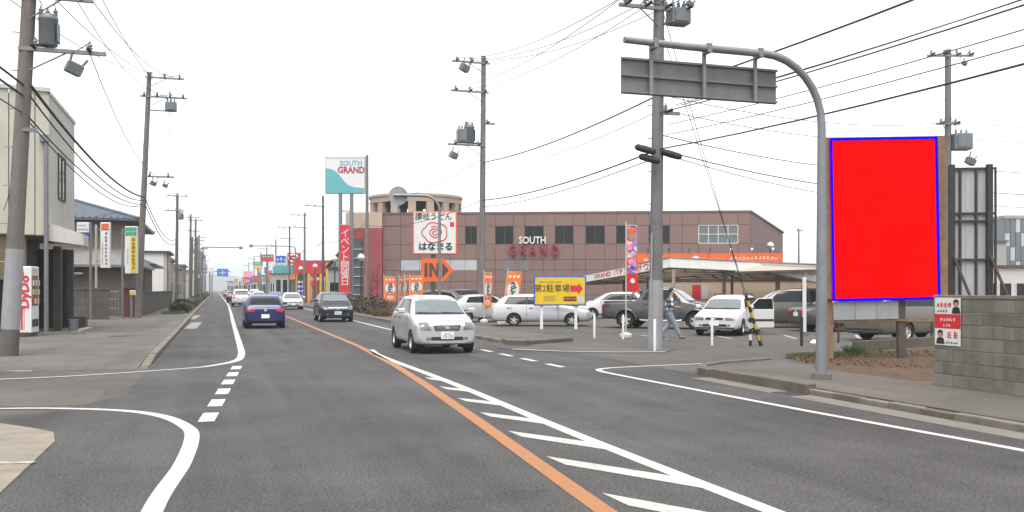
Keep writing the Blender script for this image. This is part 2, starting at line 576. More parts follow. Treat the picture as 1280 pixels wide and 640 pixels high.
sheet('ground', [(-1500, -300), (1500, -300), (1500, 3000), (-1500, 3000)], -.03, 'ground_mat')
sheet('parking_lot', [(8.4, 22.6), (60, 22.6), (60, 110), (8.4, 110)], -.010, 'side_asphalt')
sheet('side_street', [(8.9, 14.0), (60, 14.0), (60, 22.6), (8.9, 22.6)], -.006, 'side_asphalt')
sheet('side_street_left', [(-60, 12.2), (-1.3, 12.2), (-1.3, 20.8), (-60, 20.8)], -.006, 'side_asphalt')
main_road = sheet('main_road', [(-9, -30), (8.9, -30), (8.9, 26), (8.2, 30), (8.2, 900), (-1.35, 900), (-1.35, 20.6), (-1.35, 15.5), (-2.2, 13.6), (-9, 13.6)], 0, 'asphalt')
# patch of newer asphalt in the side street mouth
sheet('asphalt_patch', [G(0, 487), G(134, 486), G(118, 506), G(0, 508)], -.003, 'walk_asphalt', main_road)

def orange_x(y):
    t = [(-30, 2.2), (4, 2.6), (6.3, 2.75), (11, 3.12), (15.8, 3.47), (20, 3.72), (27.2, 3.97), (59, 4.14), (900, 4.2)]
    for (a, xa), (b, xb) in zip(t, t[1:]):
        if y <= b: return xa + (xb - xa) * (y - a) / (b - a)
    return 4.2
ys = [-20 + k for k in range(0, 90)] + [75 + 25 * k for k in range(30)]
struct('centre_line', MB().ribbon([(orange_x(y), y) for y in ys], .17, .004), 'orange_paint', main_road)
WX = lambda y: 3.93 + .03 * math.sin(y * .5)
struct('bay_line', MB().ribbon([(WX(y), y) for y in [-15 + k * .8 for k in range(49)]] + [(4.05, 25.2)], .16, .004), 'white_paint', main_road)
for k in range(13):
    y0 = 3.25 + k * 1.68
    x0 = orange_x(y0) + .2; x1 = WX(y0 - 1.1) - .07
    if x1 - x0 < .12: continue
    le = (x1 - x0) * 1.75
    mb = MB()
    mb.add([(x0, y0 + .26, .0045), (x0 + .02, y0 - .2, .0045), (x1, y0 - le - .22, .0045), (x1, y0 - le + .3, .0045)], [(0, 1, 2, 3)])
    struct('hatch_bar', mb, 'hatch_paint', main_road)

# left edge line with its turn into the side street, far and near sides
far_left = catmull([(1.3, 900), (1.3, 300), (1.28, 124), (1.05, 75), (.85, 52), (.72, 35), (.66, 27), (.62, 24.5), (.45, 22.3), (-.1, 20.95), (-.63, 20.4), (-2.55, 19.3), (-4.2, 18.9)], 8)
struct('edge_line', MB().ribbon(far_left, [.17] * (len(far_left) - 30) + [.17 - .004 * min(k, 15) for k in range(30)], .004), 'white_paint', main_road)
near_left = catmull([G(-160, 517), G(0, 511), G(90, 511), G(160, 514), G(205, 521), G(232, 533), G(240, 546), G(228, 580), G(190, 640), (-.5, 4), (-.55, -12)], 8)
struct('edge_line', MB().ribbon(near_left, [.09 + .07 * min(1, k / 30) for k in range(len(near_left))], .004), 'white_paint', main_road)
for k in range(6):
    y0 = 12.1 + k * 1.55; xx = -.12 + .1 * k
    struct('dash_mark', MB().ribbon([(xx, y0), (xx + .06, y0 + .85)], .2, .004), 'white_paint', main_road)
struct('edge_line', MB().ribbon([G(-60, 463), G(40, 464)], .1, .004), 'white_paint', main_road)
# right edge: near line with sharp turn into the side street, dashes across the mouth, far line
near_right = catmull([(8.2, -6), (7.92, 6), (7.75, 9.2), (7.64, 10.8), (7.5, 14), (7.4, 16.2), (7.43, 17.3), (7.8, 17.75), (8.6, 17.95), (10.2, 18.2), (11.6, 18.6)], 8)
struct('edge_line', MB().ribbon(near_right, [.125] * (len(near_right) - 24) + [.125 - .002 * k for k in range(24)], .004), 'white_paint', main_road)
for k in range(5):
    y0 = 18.3 + 1.7 * k
    struct('dash_mark', MB().ribbon([(7.02 - .02 * k, y0), (7.0 - .02 * k, y0 + .9)], .15, .004), 'white_paint', main_road)
struct('edge_line', MB().ribbon([(6.85, 26.5), (6.85, 40), (7.1, 60), (7.5, 90), (7.6, 900)], .14, .004), 'white_paint', main_road)
for k in range(2):
    struct('dash_mark', MB().ribbon([G(238, 411 - 12 * k), G(246, 403 - 9 * k)], .5, .004), 'faint_paint', main_road)
for k in range(4):                                    # worn bay lines on the parking lot
    struct('bay_mark', MB().ribbon([GD(800 + 90 * k, 33.5), GD(835 + 80 * k, 31.0)], .12, -.004), 'old_white_paint', main_road)

# left pavement
wl = struct('pavement', MB().add([(-60, 20.7, -.002), (-1.56, 20.7, -.002), (-1.56, 23.6, .1), (-60, 23.6, .1), (-1.56, 900, .1), (-7.2, 900, .1), (-7.2, 57, .1), (-60, 57, .1),
     (-1.56, 20.7, -.06), (-1.56, 900, -.06)], [(0, 1, 2, 3), (3, 2, 6, 7), (2, 4, 5, 6), (1, 8, 9, 4, 2)]), 'walk_left')
ks = MB().bevbox(-.095, .095, -.296, .296, -.12, .11, .015).mesh('kerb_stone')
for k in range(46):
    o = link('kerb_stone', ks, 'kerb' if k % 5 else 'kerb_dirty', wl, (-1.46 + RND.uniform(-.006, .006), 21.0 + .6 * k, RND.uniform(-.008, .004) - .1 * max(0, 1 - .2 * k)))
struct('painted_strip', MB().ribbon([G(92, 418), G(112, 412)], .3, .104), 'old_white_paint', wl)
for px_, py_ in ((150, 424), (205, 405)):
    gx_, gy_ = G(px_, py_)
    struct('manhole_cover', MB().cyl((gx_, gy_, .08), (gx_, gy_, .106), .3, n=20), 'dark_steel', wl)
struct('kerb', MB().span(-1.555, -1.365, 48.4, 900, -.1, .11), 'kerb', wl)
# near-left corner pavement, its kerb
cor = [G(-420, 535), G(-120, 531), G(0, 530), (-2.05, 12.1), (-1.78, 11.7), (-1.66, 11.0), (-1.66, 9.0), (-1.66, -6), (-9, -6)]
pl = struct('corner_pavement', MB().prism(cor, -.05, .012), 'pave')
kc = MB().bevbox(-.3, .3, -.1, .1, -.08, .16, .03).mesh('kerb_stone')
for k in range(9):
    link('kerb_stone', kc, 'kerb_dirty' if k % 2 else 'kerb', pl, (-3.2 - .012 * k, 11.15 - .61 * k, 0), math.pi / 2)
struct('painted_strip', MB().ribbon([G(-60, 581), G(42, 580)], .1, .017), 'old_white_paint', pl)

# right near pavement with corner, kerb stones, planting bed
crn = [(9.02, -8), (9.02, 15.2), (9.12, 15.9), (9.45, 16.5), (10.1, 17.0), (11.6, 17.55), (15, 19.0), (19.5, 20.9), (24, 22.2), (40, 22.2), (40, -8)]
pr = struct('pavement', MB().prism(crn, -.05, .1), 'walk_asphalt')
kr = MB().bevbox(-.09, .09, -.296, .296, -.12, .125, .014).mesh('kerb_stone')
kl = MB().bevbox(-.06, .06, -.297, .297, -.12, .1, .012).mesh('kerb_stone')
for k in range(38):
    y = 15.05 - .6 * k
    hi = y > 12.6
    link('kerb_stone', kr if hi else kl, 'kerb_dirty' if hi or k % 3 == 0 else 'kerb', pr, (8.93 + RND.uniform(-.008, .008), y, (.045 if hi else -.012) + RND.uniform(-.008, .006)))
pk = [(8.93, 15.35), (9.03, 15.95), (9.38, 16.55), (10.05, 17.08), (11.6, 17.64)]
for p, q in zip(pk, pk[1:]):
    a = Vector(p); b = Vector(q); n = max(1, round((b - a).length / .6))
    for j in range(n):
        c = a + (b - a) * ((j + .5) / n)
        link('kerb_stone', kr, 'kerb_dirty', pr, (c.x, c.y, .02), math.atan2(b.y - a.y, b.x - a.x) - math.pi / 2)
struct('gutter', MB().add([(8.42, -8, .003), (8.84, -8, .003), (8.84, 15.3, .003), (8.42, 15.3, .003)], [(0, 1, 2, 3)]), 'gutter', pr)
dr = MB().span(8.46, 8.8, 12.25, 12.75, -.02, .012)
struct('drain_cover', dr, 'dark_steel', pr)
# right far pavement and driveway apron
pf = struct('pavement', MB().prism([(8.55, 27.5), (8.9, 26.2), (10.9, 27.5), (10.9, 900), (8.55, 900)], -.05, .1), 'walk_asphalt')
for k in range(30):
    link('kerb_stone', kr, 'kerb_dirty' if k % 2 else 'kerb', pf, (8.46, 27.8 + .6 * k, -.02))
struct('kerb', MB().span(8.37, 8.55, 45.8, 900, -.1, .105), 'kerb', pf)
link('kerb_stone', MB().prism([(8.25, 26.2), (8.7, 25.7), (9.0, 26.3), (8.5, 27.4)], -.02, .14).mesh('kerb_stone'), 'kerb_dirty', pf)
apron = struct('driveway_apron', MB().prism([G(622, 436), G(700, 439), G(830, 440.5), G(845, 437), (12.4, 24.5), (10.9, 26.2), (8.9, 25.2)], -.03, .02), 'walk_asphalt')
struct('painted_strip', MB().ribbon([G(640, 437.5), G(700, 440), G(765, 441), G(832, 441)], .13, .027), 'white_paint', apron)

# hills at the end of the road
hb = MB()
pts = [(-900, 10), (-600, 26), (-380, 38), (-200, 30), (-60, 42), (60, 36), (180, 24), (320, 12), (480, 22), (700, 8)]
hp = catmull([(x, z, 0) for x, z in pts], 6)
n = len(hp)
hb.add([(p.x, 2300, -2) for p in hp] + [(p.x, 2500, p.y) for p in hp] + [(p.x, 2900, -2) for p in hp],
       [(i, i + 1, n + i + 1, n + i) for i in range(n - 1)] + [(n + i, n + i + 1, 2 * n + i + 1, 2 * n + i) for i in range(n - 1)])
struct('hills', hb, 'hill')

# ================================================================== CARS
def loft_body(st, W, arches):
    vs = []; fs = []
    ring = 0
    for (y, zb, zs, zt, hw, ws, wt) in st:
        lp_ = lambda q: (ws + (wt - ws) * q, zs + (zt - zs) * q)
        half = [(0, zb), (.80 * hw, zb), (.965 * hw, zb + .05), (hw, zb + .17), (hw * .997, zs - (zs - zb) * .3), (ws + .012, zs - .035), lp_(.05), lp_(.9), (wt - .05, zt + .003), (wt * .66, zt + .012), (0, zt + .02)]
        full = half + [(-x, z) for x, z in half[-2:0:-1]]
        ring = len(full)
        vs += [(x, y, z) for x, z in full]
    for k in range(len(st) - 1):
        for i in range(ring):
            j = (i + 1) % ring
            fs.append((k * ring + i, k * ring + j, (k + 1) * ring + j, (k + 1) * ring + i))
    h = 10
    def cap(o, flip):
        q = []
        for i in range(h):
            a, b = i, i + 1
            c, d = (ring - i - 1) % ring, (ring - i) % ring
            if i == 0: q.append((o, o + 1, o + ring - 1))
            elif i == h - 1: q.append((o + a, o + b, o + ring - a))
            else: q.append((o + a, o + b, o + ring - b, o + ring - a))
        return q
    fs += cap(0, False) + cap((len(st) - 1) * ring, True)
    mb = MB(); mb.add(vs, fs)
    me = mb.mesh('body')
    o = bpy.data.objects.new('tmp', me); COL.objects.link(o)
    sm = o.modifiers.new('s', 'SUBSURF'); sm.levels = 2; sm.render_levels = 2
    cut = MB()
    for yy, zc_, R_ in arches:                        # real wheel arches
        for sx in (-1, 1): cut.cyl((sx * W * .30, yy, zc_), (sx * W * .7, yy, zc_), R_, n=28)
    co = bpy.data.objects.new('cut', cut.mesh('cut')); COL.objects.link(co)
    bo = o.modifiers.new('b', 'BOOLEAN'); bo.object = co; bo.operation = 'DIFFERENCE'; bo.solver = 'EXACT'
    bpy.context.view_layer.update()
    dg = bpy.context.evaluated_depsgraph_get()
    out = bpy.data.meshes.new_from_object(o.evaluated_get(dg))
    bpy.data.objects.remove(o); bpy.data.objects.remove(co)
    out.materials.clear()
    smooth(out, 38)
    return out

CAR_CACHE = {}
def car_kit(key, L=4.0, W=1.68, H=1.45, zn=.72, zc=.95, yc=1.0, yr=1.75, ye=3.3, yd=3.9, zd=.95, zr=.85, wb=(.75, 3.2), R=.29, gb=.24, pickup=False, belt=None, wsd=.72):
    if key in CAR_CACHE: return CAR_CACHE[key]
    h = W / 2; b = belt or zc
    st = []
    y0 = -L / 2
    def S(d, zb, zs, zt, hw, ws, wt): st.append((y0 + d, zb, zs, zt, hw * h, ws * h, wt * h))
    S(0.0, gb + .03, zn - .13, zn - .09, .80, .79, .70)
    S(0.02, gb - .0, zn - .10, zn - .05, .87, .85, .74)
    S(0.13, gb - .03, zn - .05, zn - .0, .955, .92, .78)
    S(0.42, gb - .04, zn + .0, zn + .05, .985, .93, .80)
    S(yc * .72, gb - .04, zc - .10, zc - .04, 1.0, .94, .82)
    S(yc, gb - .04, zc - .05, zc, 1.0, .945, .83)
    m = (yc + yr) / 2
    S(m, gb - .04, b - .02, zc + (H - zc) * .56, 1.0, .95, wsd + .06)
    S(yr, gb - .04, b, H - .035, 1.0, .95, wsd)
    S((yr + ye) / 2, gb - .04, b + .02, H, 1.0, .95, wsd)
    S(ye, gb - .04, b + .03, H - .045, 1.0, .95, wsd - .01)
    if pickup:
        S(yd, gb, b + .02, zd + .12, 1.0, .95, wsd + .12)
        S(yd + .12, gb, zd - .04, zd, 1.0, .97, .9)
        S(L - .5, gb + .02, zd - .04, zd, 1.0, .97, .9)
        S(L - .12, gb + .06, zr - .04, zr, .98, .95, .88)
    else:
        S((ye + yd) / 2, gb - .04, b + .02, (H + zd) / 2 + .01, .995, .94, wsd + .03)
        S(yd, gb - .03, min(b, zd - .04), zd, .985, .92, .79)
        if L - yd > .4:
            S((yd + L) / 2, gb - .02, min(b, zd - .05), (zd + zr) / 2 + .02, .97, .91, .8)
        S(L - .10, gb - .0, min(zr - .06, b), zr, .95, .90, .76)
    S(L - .02, gb + .02, zr - .09, zr - .05, .885, .86, .72)
    S(L, gb + .06, zr - .14, zr - .1, .82, .80, .68)
    body = loft_body(st, W, [(y0 + d, R, R + .055) for d in wb])
    bvh = BVHTree.FromPolygons([v.co.copy() for v in body.vertices], [tuple(p.vertices) for p in body.polygons])
    kit = {'body': body, 'parts': [], 'L': L, 'W': W, 'H': H}
    def patch(quad, side, off=.008, n=8, m=5, thick=.02):
        """quad of 2-D corners (u,z) ordered bl, br, tr, tl laid on the body from 'front','rear','left','right'"""
        rows = []
        for j in range(m + 1):
            row = []
            for i in range(n + 1):
                u = i / n; v = j / m
                q = [quad[0][k] * (1 - u) * (1 - v) + quad[1][k] * u * (1 - v) + quad[2][k] * u * v + quad[3][k] * (1 - u) * v for k in (0, 1)]
                if side == 'front': o_, d_ = Vector((q[0], -9, q[1])), Vector((0, 1, 0))
                elif side == 'rear': o_, d_ = Vector((q[0], 9, q[1])), Vector((0, -1, 0))
                elif side == 'left': o_, d_ = Vector((-9, q[0], q[1])), Vector((1, 0, 0))
                else: o_, d_ = Vector((9, q[0], q[1])), Vector((-1, 0, 0))
                hit = bvh.ray_cast(o_, d_)
                if hit[0] is None:
                    near = bvh.find_nearest(o_ + d_ * (9 - (h if side in ('left', 'right') else L / 2)))
                    row.append((near[0] - d_ * off, -d_))
                else:
                    row.append((hit[0] - d_ * off, -d_))
            rows.append(row)
        mb = MB(); N = n + 1
        top = [p for r in rows for p, _ in r]
        bot = [p - d * thick for r in rows for p, d in r]
        fs = []
        for j in range(m):
            for i in range(n):
                a = j * N + i
                fs.append((a, a + 1, a + N + 1, a + N))
        T = len(top)
        edge = [i for i in range(N)] + [N - 1 + j * N for j in range(1, m + 1)] + [m * N + i for i in range(n - 1, -1, -1)] + [j * N for j in range(m - 1, 0, -1)]
        for k in range(len(edge)):
            a, c = edge[k], edge[(k + 1) % len(edge)]
            fs.append((a, c, T + c, T + a))
        mb.add(top + bot, fs)
        return mb
    kit['patch'] = patch
    def add(name, mb, m, sub=()):
        me = mb.mesh(name); smooth(me, 35)
        kit['parts'].append((name, me, m, [(nn, mm_.mesh(nn), k) for nn, mm_, k in sub]))
    Y = lambda d: y0 + d
    # glass
    dz = .03
    add('windscreen', patch([(-.80 * h, zc + .035), (.80 * h, zc + .035), ((wsd - .07) * h, H - .1), (-(wsd - .07) * h, H - .1)], 'front', n=10), 'car_glass_front')
    rz0 = zd + (.12 if pickup else .05)
    add('rear_window', patch([(-.74 * h, rz0), (.74 * h, rz0), ((wsd - .1) * h, H - .11), (-(wsd - .1) * h, H - .11)], 'rear', n=10), 'car_glass')
    mid = (yr + ye) / 2 + .02
    top_z = H - .115
    fr0 = yc + .32
    for sd in ('left', 'right'):
        q1 = [(Y(fr0), b + .05), (Y(mid - .05), b + .06), (Y(mid - .05), top_z), (Y(yr + .02), top_z - .01)]
        re = ye if (L - yd) > .4 or pickup else ye - .05
        q2 = [(Y(mid + .04), b + .06), (Y(re + .1), b + .08), (Y(re - .1), top_z), (Y(mid + .04), top_z)]
        add('pillar_trim', patch([(Y(fr0 - .03), b + .035), (Y(re + .14), b + .055), (Y(re - .08), top_z + .015), (Y(yr - .03), top_z + .01)], sd, off=.004, n=12), 'car_trim')
        add('side_window', patch(q1, sd, off=.009), 'car_glass')
        add('side_window', patch(q2, sd, off=.009), 'car_glass')
        if not pickup and ye - mid > 1.05 and L - yd < .35:
            pass
        # door seams and handle
        for d in (fr0 + .02, mid, min(re + .05, wb[1] + .1)):
            add('door_seam', patch([(Y(d) - .008, gb + .1), (Y(d) + .008, gb + .1), (Y(d) + .008, b + .02), (Y(d) - .008, b + .02)], sd, off=.002, n=1, m=6), 'car_trim')
        for d in (mid - .2, min(re - .1, mid + .85)):
            add('door_handle', patch([(Y(d) - .08, b - .13), (Y(d) + .08, b - .13), (Y(d) + .08, b - .095), (Y(d) - .08, b - .095)], sd, off=.02, n=2, m=1), 'car_trim')
        for d in wb:
            sx = -1 if sd == 'left' else 1
            mb = MB(); nn = 20; vs = []
            for xx in (h * .95, h * .62):
                for i in range(nn):
                    a = math.pi * (1.3 * i / (nn - 1) - .15)
                    vs.append((sx * xx, Y(d) + (R + .048) * math.cos(a), R + (R + .048) * math.sin(a)))
            mb.add(vs, [(i, i + 1, nn + i + 1, nn + i) for i in range(nn - 1)] + [tuple(range(nn, 2 * nn))])
            add('wheel_arch', mb, 'rubber')
    # lamps, grille, bumper, plates
    kit['dims'] = dict(zn=zn, zc=zc, yc=yc, yr=yr, ye=ye, yd=yd, zd=zd, zr=zr, gb=gb, wb=wb, R=R, h=h, b=b, y0=y0)
    for sx in (-1, 1):
        add('mirror', MB().bevbox(sx * (h + .13) - .09, sx * (h + .13) + .09, Y(fr0) - .02, Y(fr0) + .09, b + .02, b + .16, .03).box((sx * (h + .02), Y(fr0) + .05, b + .05), (.14, .05, .04)), None)
    # wheels
    tyre = MB().lathe([(R * .6, -.09), (R * .94, -.095), (R, -.06), (R, .06), (R * .94, .095), (R * .6, .09), (R * .6, -.09)], n=22, axis='x', cap=False)
    rim = MB().lathe([(R * .52, .02), (R * .62, -.05), (R * .67, .085), (R * .62, .09), (R * .57, .06), (R * .52, .02)], n=20, axis='x', cap=False)
    star = []
    for k in range(20):
        a = 2 * math.pi * k / 20; ph = k % 4
        rr_ = R * (.6 if ph in (0, 1) else .27)
        star.append((rr_ * math.cos(a), rr_ * math.sin(a)))
    sp_ = MB(); sp_.add([(.06, y_, z_) for y_, z_ in star] + [(.04, y_, z_) for y_, z_ in star], [tuple(range(20)), tuple(range(39, 19, -1))] + [(i, 20 + i, 20 + (i + 1) % 20, (i + 1) % 20) for i in range(20)])
    disc = MB().lathe([(R * .6, -.02), (R * .6, .01), (.01, .012)], n=18, axis='x')  # dark backing: shade between the spokes put into its colour
    kit['wheel'] = (tyre.mesh('tyre'), rim.mesh('rim'), sp_.mesh('spoke_star'), disc.mesh('dark_rim_backing'))
    for me in kit['wheel'][:2]: smooth(me, 35)
    CAR_CACHE[key] = kit
    return kit

def front_set(kit, style):
    if 'front' in kit: return
    D = kit['dims']; h = D['h']; zn = D['zn']; gb = D['gb']; patch = kit['patch']
    fr = []
    def add(name, mb, m):
        me = mb.mesh(name); smooth(me, 35); fr.append((name, me, m))
    ztop = zn - .03
    for sx in (-1, 1):
        if style == 'yaris':
            q = [(.50, zn - .19), (.86, zn - .17), (.86, zn + .0), (.60, zn + .01)]
        elif style == 'tiida':
            q = [(.50, zn - .14), (.80, zn - .16), (.90, zn + .06), (.74, zn + .0)]
        else:
            q = [(.46, zn - .17), (.84, zn - .17), (.86, zn - .04), (.46, zn - .05)]
        q = [(sx * x * h, z) for x, z in q]
        add('headlight', patch(q, 'front', off=.012, thick=.04), 'lamp_clear')
    if style == 'yaris':
        add('grille', patch([(-.38 * h, zn - .20), (.38 * h, zn - .20), (.42 * h, zn - .06), (-.42 * h, zn - .06)], 'front', off=.01), 'car_trim')
        for k in range(3):
            z = zn - .165 + .035 * k
            add('grille_bar', patch([(-.36 * h, z), (.36 * h, z), (.36 * h, z + .01), (-.36 * h, z + .01)], 'front', off=.022, m=1), 'rim')
    elif style == 'tiida':
        add('grille', patch([(-.46 * h, zn - .12), (.46 * h, zn - .12), (.62 * h, zn - .02), (-.62 * h, zn - .02)], 'front', off=.01), 'rim')
        add('grille_bar', patch([(-.44 * h, zn - .085), (.44 * h, zn - .085), (.5 * h, zn - .06), (-.5 * h, zn - .06)], 'front', off=.02, m=1), 'car_trim')
    else:
        add('grille', patch([(-.36 * h, zn - .16), (.36 * h, zn - .16), (.36 * h, zn - .07), (-.36 * h, zn - .07)], 'front', off=.01), 'car_trim')
    add('emblem', patch([(-.05, zn - .15), (.05, zn - .15), (.05, zn - .09), (-.05, zn - .09)], 'front', off=.03, n=2, m=2), 'rim')
    if style == 'wagon':
        add('bumper_trim', patch([(-.9 * h, zn - .28), (.9 * h, zn - .28), (.9 * h, zn - .23), (-.9 * h, zn - .23)], 'front', off=.015), 'car_trim')
    add('air_intake', patch([(-.52 * h, gb + .10), (.52 * h, gb + .10), (.50 * h, gb + .19), (-.50 * h, gb + .19)], 'front', off=.008), 'car_trim')
    for sx in (-1, 1):
        add('fog_light', patch([(sx * .6 * h - .05, gb + .11), (sx * .6 * h + .05, gb + .11), (sx * .6 * h + .05, gb + .18), (sx * .6 * h - .05, gb + .18)], 'front', off=.012, n=3, m=3), 'lamp_clear')
    zp = gb + .19
    add('plate', MB().box((0, D['y0'] - .03, zp + .03), (.33, .06, .165)), 'plate')
    add('cowl', patch([(-.8 * h, D['zc'] + .0), (.8 * h, D['zc'] + .0), (.8 * h, D['zc'] + .04), (-.8 * h, D['zc'] + .04)], 'front', off=.01, n=10, m=1), 'car_trim')
    add('bumper_lip', patch([(-.8 * h, gb + .03), (.8 * h, gb + .03), (.82 * h, gb + .075), (-.82 * h, gb + .075)], 'front', off=.018, n=10, m=1), 'rim' if style == 'yaris' else 'car_trim')  # bright strip on the yaris: lower lip highlight put into the colour
    # wipers
    add('wiper', patch([(-.72 * h, D['zc'] + .045), (.02, D['zc'] + .02), (.02, D['zc'] + .045), (-.72 * h, D['zc'] + .065)], 'front', off=.025, m=1), 'car_trim')
    add('wiper', patch([(.05, D['zc'] + .045), (.7 * h, D['zc'] + .02), (.7 * h, D['zc'] + .042), (.05, D['zc'] + .065)], 'front', off=.025, m=1), 'car_trim')
    kit['front'] = fr

def rear_set(kit, style):
    if 'rear' in kit: return
    D = kit['dims']; h = D['h']; zr = D['zr']; gb = D['gb']; patch = kit['patch']
    fr = []
    def add(name, mb, m):
        me = mb.mesh(name); smooth(me, 35); fr.append((name, me, m))
    for sx in (-1, 1):
        if style == 'hatch': q = [(.52, zr - .17), (.88, zr - .19), (.90, zr - .05), (.54, zr - .07)]
        elif style == 'pickup': q = [(.80, zr - .34), (.93, zr - .34), (.93, zr - .1), (.80, zr - .1)]
        elif style == 'tall': q = [(.66, zr - .2), (.9, zr - .2), (.86, zr + .25), (.68, zr + .25)]
        else: q = [(.4, zr - .17), (.86, zr - .17), (.86, zr - .05), (.4, zr - .05)]
        add('tail_light', patch([(sx * x * h, z) for x, z in q], 'rear', off=.012, thick=.04), 'lamp_red')
    yb = kit['L'] / 2
    zp = (gb + .28) if style == 'hatch' else zr - .24
    add('plate', MB().box((0, yb - .0, zp), (.33, .06, .165)), 'plate')
    add('bumper_trim', patch([(-.86 * h, gb + .10), (.86 * h, gb + .10), (.86 * h, gb + .16), (-.86 * h, gb + .16)], 'rear', off=.01), 'car_trim')
    add('emblem', patch([(-.045, zr - .16), (.045, zr - .16), (.045, zr - .07), (-.045, zr - .07)], 'rear', off=.014, n=2, m=2), 'rim')
    add('wiper', patch([(-.1, D['zd'] + .07), (.38 * h, D['zd'] + .07), (.38 * h, D['zd'] + .09), (-.1, D['zd'] + .09)], 'rear', off=.02, m=1), 'car_trim')
    kit['rear'] = fr

def car(label, kit, paint, loc, heading, fstyle='sedan', rstyle='sedan', name='car', plate=None, simple=False, skip=(), group=None, cat='car'):
    """heading: direction the nose points, degrees clockwise from +Y (along the road, away from the camera)"""
    front_set(kit, fstyle); rear_set(kit, rstyle)
    t = thing(name, label, cat, (loc[0], loc[1], loc[2] if len(loc) > 2 else 0), math.radians(180 - heading), group)
    D = kit['dims']
    link('body', kit['body'], paint, t)
    for nm, me, m, subs in kit['parts']:
        if nm in skip or (simple and nm in ('door_seam', 'door_handle')): continue
        link(nm, me, m or paint, t)
    for nm, me, m in kit['front'] + kit['rear']:
        o = link(nm, me, m, t)
        if nm == 'plate' and plate and me.name.startswith('plate') and o.data.vertices[0].co.y < 0:
            text('plate_number', plate, .12, 'green', o, (0, D['y0'] - .063, D['gb'] + .2), ext=.002, bold=.012)
            glyphs('plate_script', 4, .035, 'green', o, -.07, D['y0'] - .063, D['gb'] + .275, seed=5)
    for k, d in enumerate(D['wb']):
        for sx in (-1, 1):
            w_ = bpy.data.objects.new('wheel', None); COL.objects.link(w_)
            w_.parent = t; w_.empty_display_size = .1
            w_.location = (sx * (D['h'] - .10), D['y0'] + d, D['R'])
            w_.rotation_euler = (0, 0, 0 if sx > 0 else math.pi)
            link('tyre', kit['wheel'][0], 'tyre', w_)
            link('rim', kit['wheel'][1], 'rim', w_)
            link('spoke_star', kit['wheel'][2], 'rim', w_)
            link('dark_rim_backing', kit['wheel'][3], 'car_trim', w_)
    return t

K_YARIS = car_kit('yaris', L=3.62, W=1.66, H=1.5, zn=.80, zc=1.0, yc=.82, yr=1.62, ye=3.02, yd=3.52, zd=1.0, zr=.92, wb=(.68, 3.05), R=.285, gb=.25)
K_HATCH = car_kit('hatch', L=3.95, W=1.68, H=1.42, zn=.74, zc=.95, yc=1.02, yr=1.8, ye=3.2, yd=3.84, zd=.96, zr=.9, wb=(.78, 3.24), R=.29, gb=.25)
K_TIIDA = car_kit('tiida', L=4.2, W=1.69, H=1.53, zn=.78, zc=1.02, yc=.95, yr=1.85, ye=3.4, yd=4.08, zd=1.02, zr=.95, wb=(.82, 3.42), R=.3, gb=.25)
K_SEDAN = car_kit('sedan', L=4.5, W=1.7, H=1.41, zn=.72, zc=.92, yc=1.18, yr=1.95, ye=3.05, yd=3.72, zd=.98, zr=.93, wb=(.88, 3.5), R=.29, gb=.24)
K_WAGON = car_kit('wagon', L=4.5, W=1.7, H=1.46, zn=.74, zc=.94, yc=1.12, yr=1.9, ye=3.85, yd=4.36, zd=.97, zr=.9, wb=(.86, 3.46), R=.29, gb=.24)
K_VAN = car_kit('van', L=4.6, W=1.7, H=1.72, zn=.85, zc=1.08, yc=.9, yr=1.75, ye=4.1, yd=4.48, zd=1.08, zr=.98, wb=(.82, 3.5), R=.31, gb=.26)
K_SUV = car_kit('suv', L=4.5, W=1.78, H=1.7, zn=.92, zc=1.1, yc=1.1, yr=1.85, ye=3.85, yd=4.38, zd=1.1, zr=1.0, wb=(.85, 3.5), R=.35, gb=.33)
K_PICK = car_kit('pickup', L=5.0, W=1.8, H=1.76, zn=.98, zc=1.16, yc=1.2, yr=1.95, ye=3.05, yd=3.42, zd=1.12, zr=1.1, wb=(.88, 3.88), R=.37, gb=.36, pickup=True)

HOME = 180   # nose towards the camera
car('silver small hatchback with clear headlights driving toward the camera in the near oncoming lane', K_YARIS, 'c_silver', (5.64, 24.75), 180, 'yaris', 'hatch', plate='35-53')
car('dark navy hatchback seen from behind in the left lane', K_HATCH, 'c_navy', (1.98, 42.0), 0, 'sedan', 'hatch')
car('black compact car with sky on its bonnet coming on behind the silver hatchback', K_TIIDA, 'c_black', (5.85, 48.9), 180, 'tiida', 'hatch', plate='28-06')
car('white sedan coming on between the black compact and the blue car', K_SEDAN, 'c_white', (6.05, 79.5), 180, simple=True)
car('bright blue car following the white sedan in the oncoming lane', K_HATCH, 'c_blue', (5.9, 99), 180, rstyle='hatch', simple=True)
car('white off-roader seen from behind just ahead of the navy hatchback', K_SUV, 'c_white', (2.35, 95), 0, rstyle='tall', simple=True)
car('white wagon in the oncoming lane behind the blue car', K_WAGON, 'c_white', (5.0, 118), 180, simple=True)
car('dark grey car ahead of the white off-roader, close to the left edge line', K_WAGON, 'c_black', (2.1, 121), 0, simple=True)
car('white van further on behind the oncoming white wagon', K_VAN, 'c_white', (5.6, 146), 180, rstyle='tall', simple=True)
car('silver car far ahead in the left lane beyond the dark grey car', K_SEDAN, 'c_silver', (2.4, 158), 0, simple=True)
car('dark car at the far end of the left lane', K_VAN, 'c_black', (2.4, 205), 0, rstyle='tall', simple=True)
car('pale car at the far end of the oncoming lane', K_SEDAN, 'c_white', (5.8, 200), 180, simple=True)
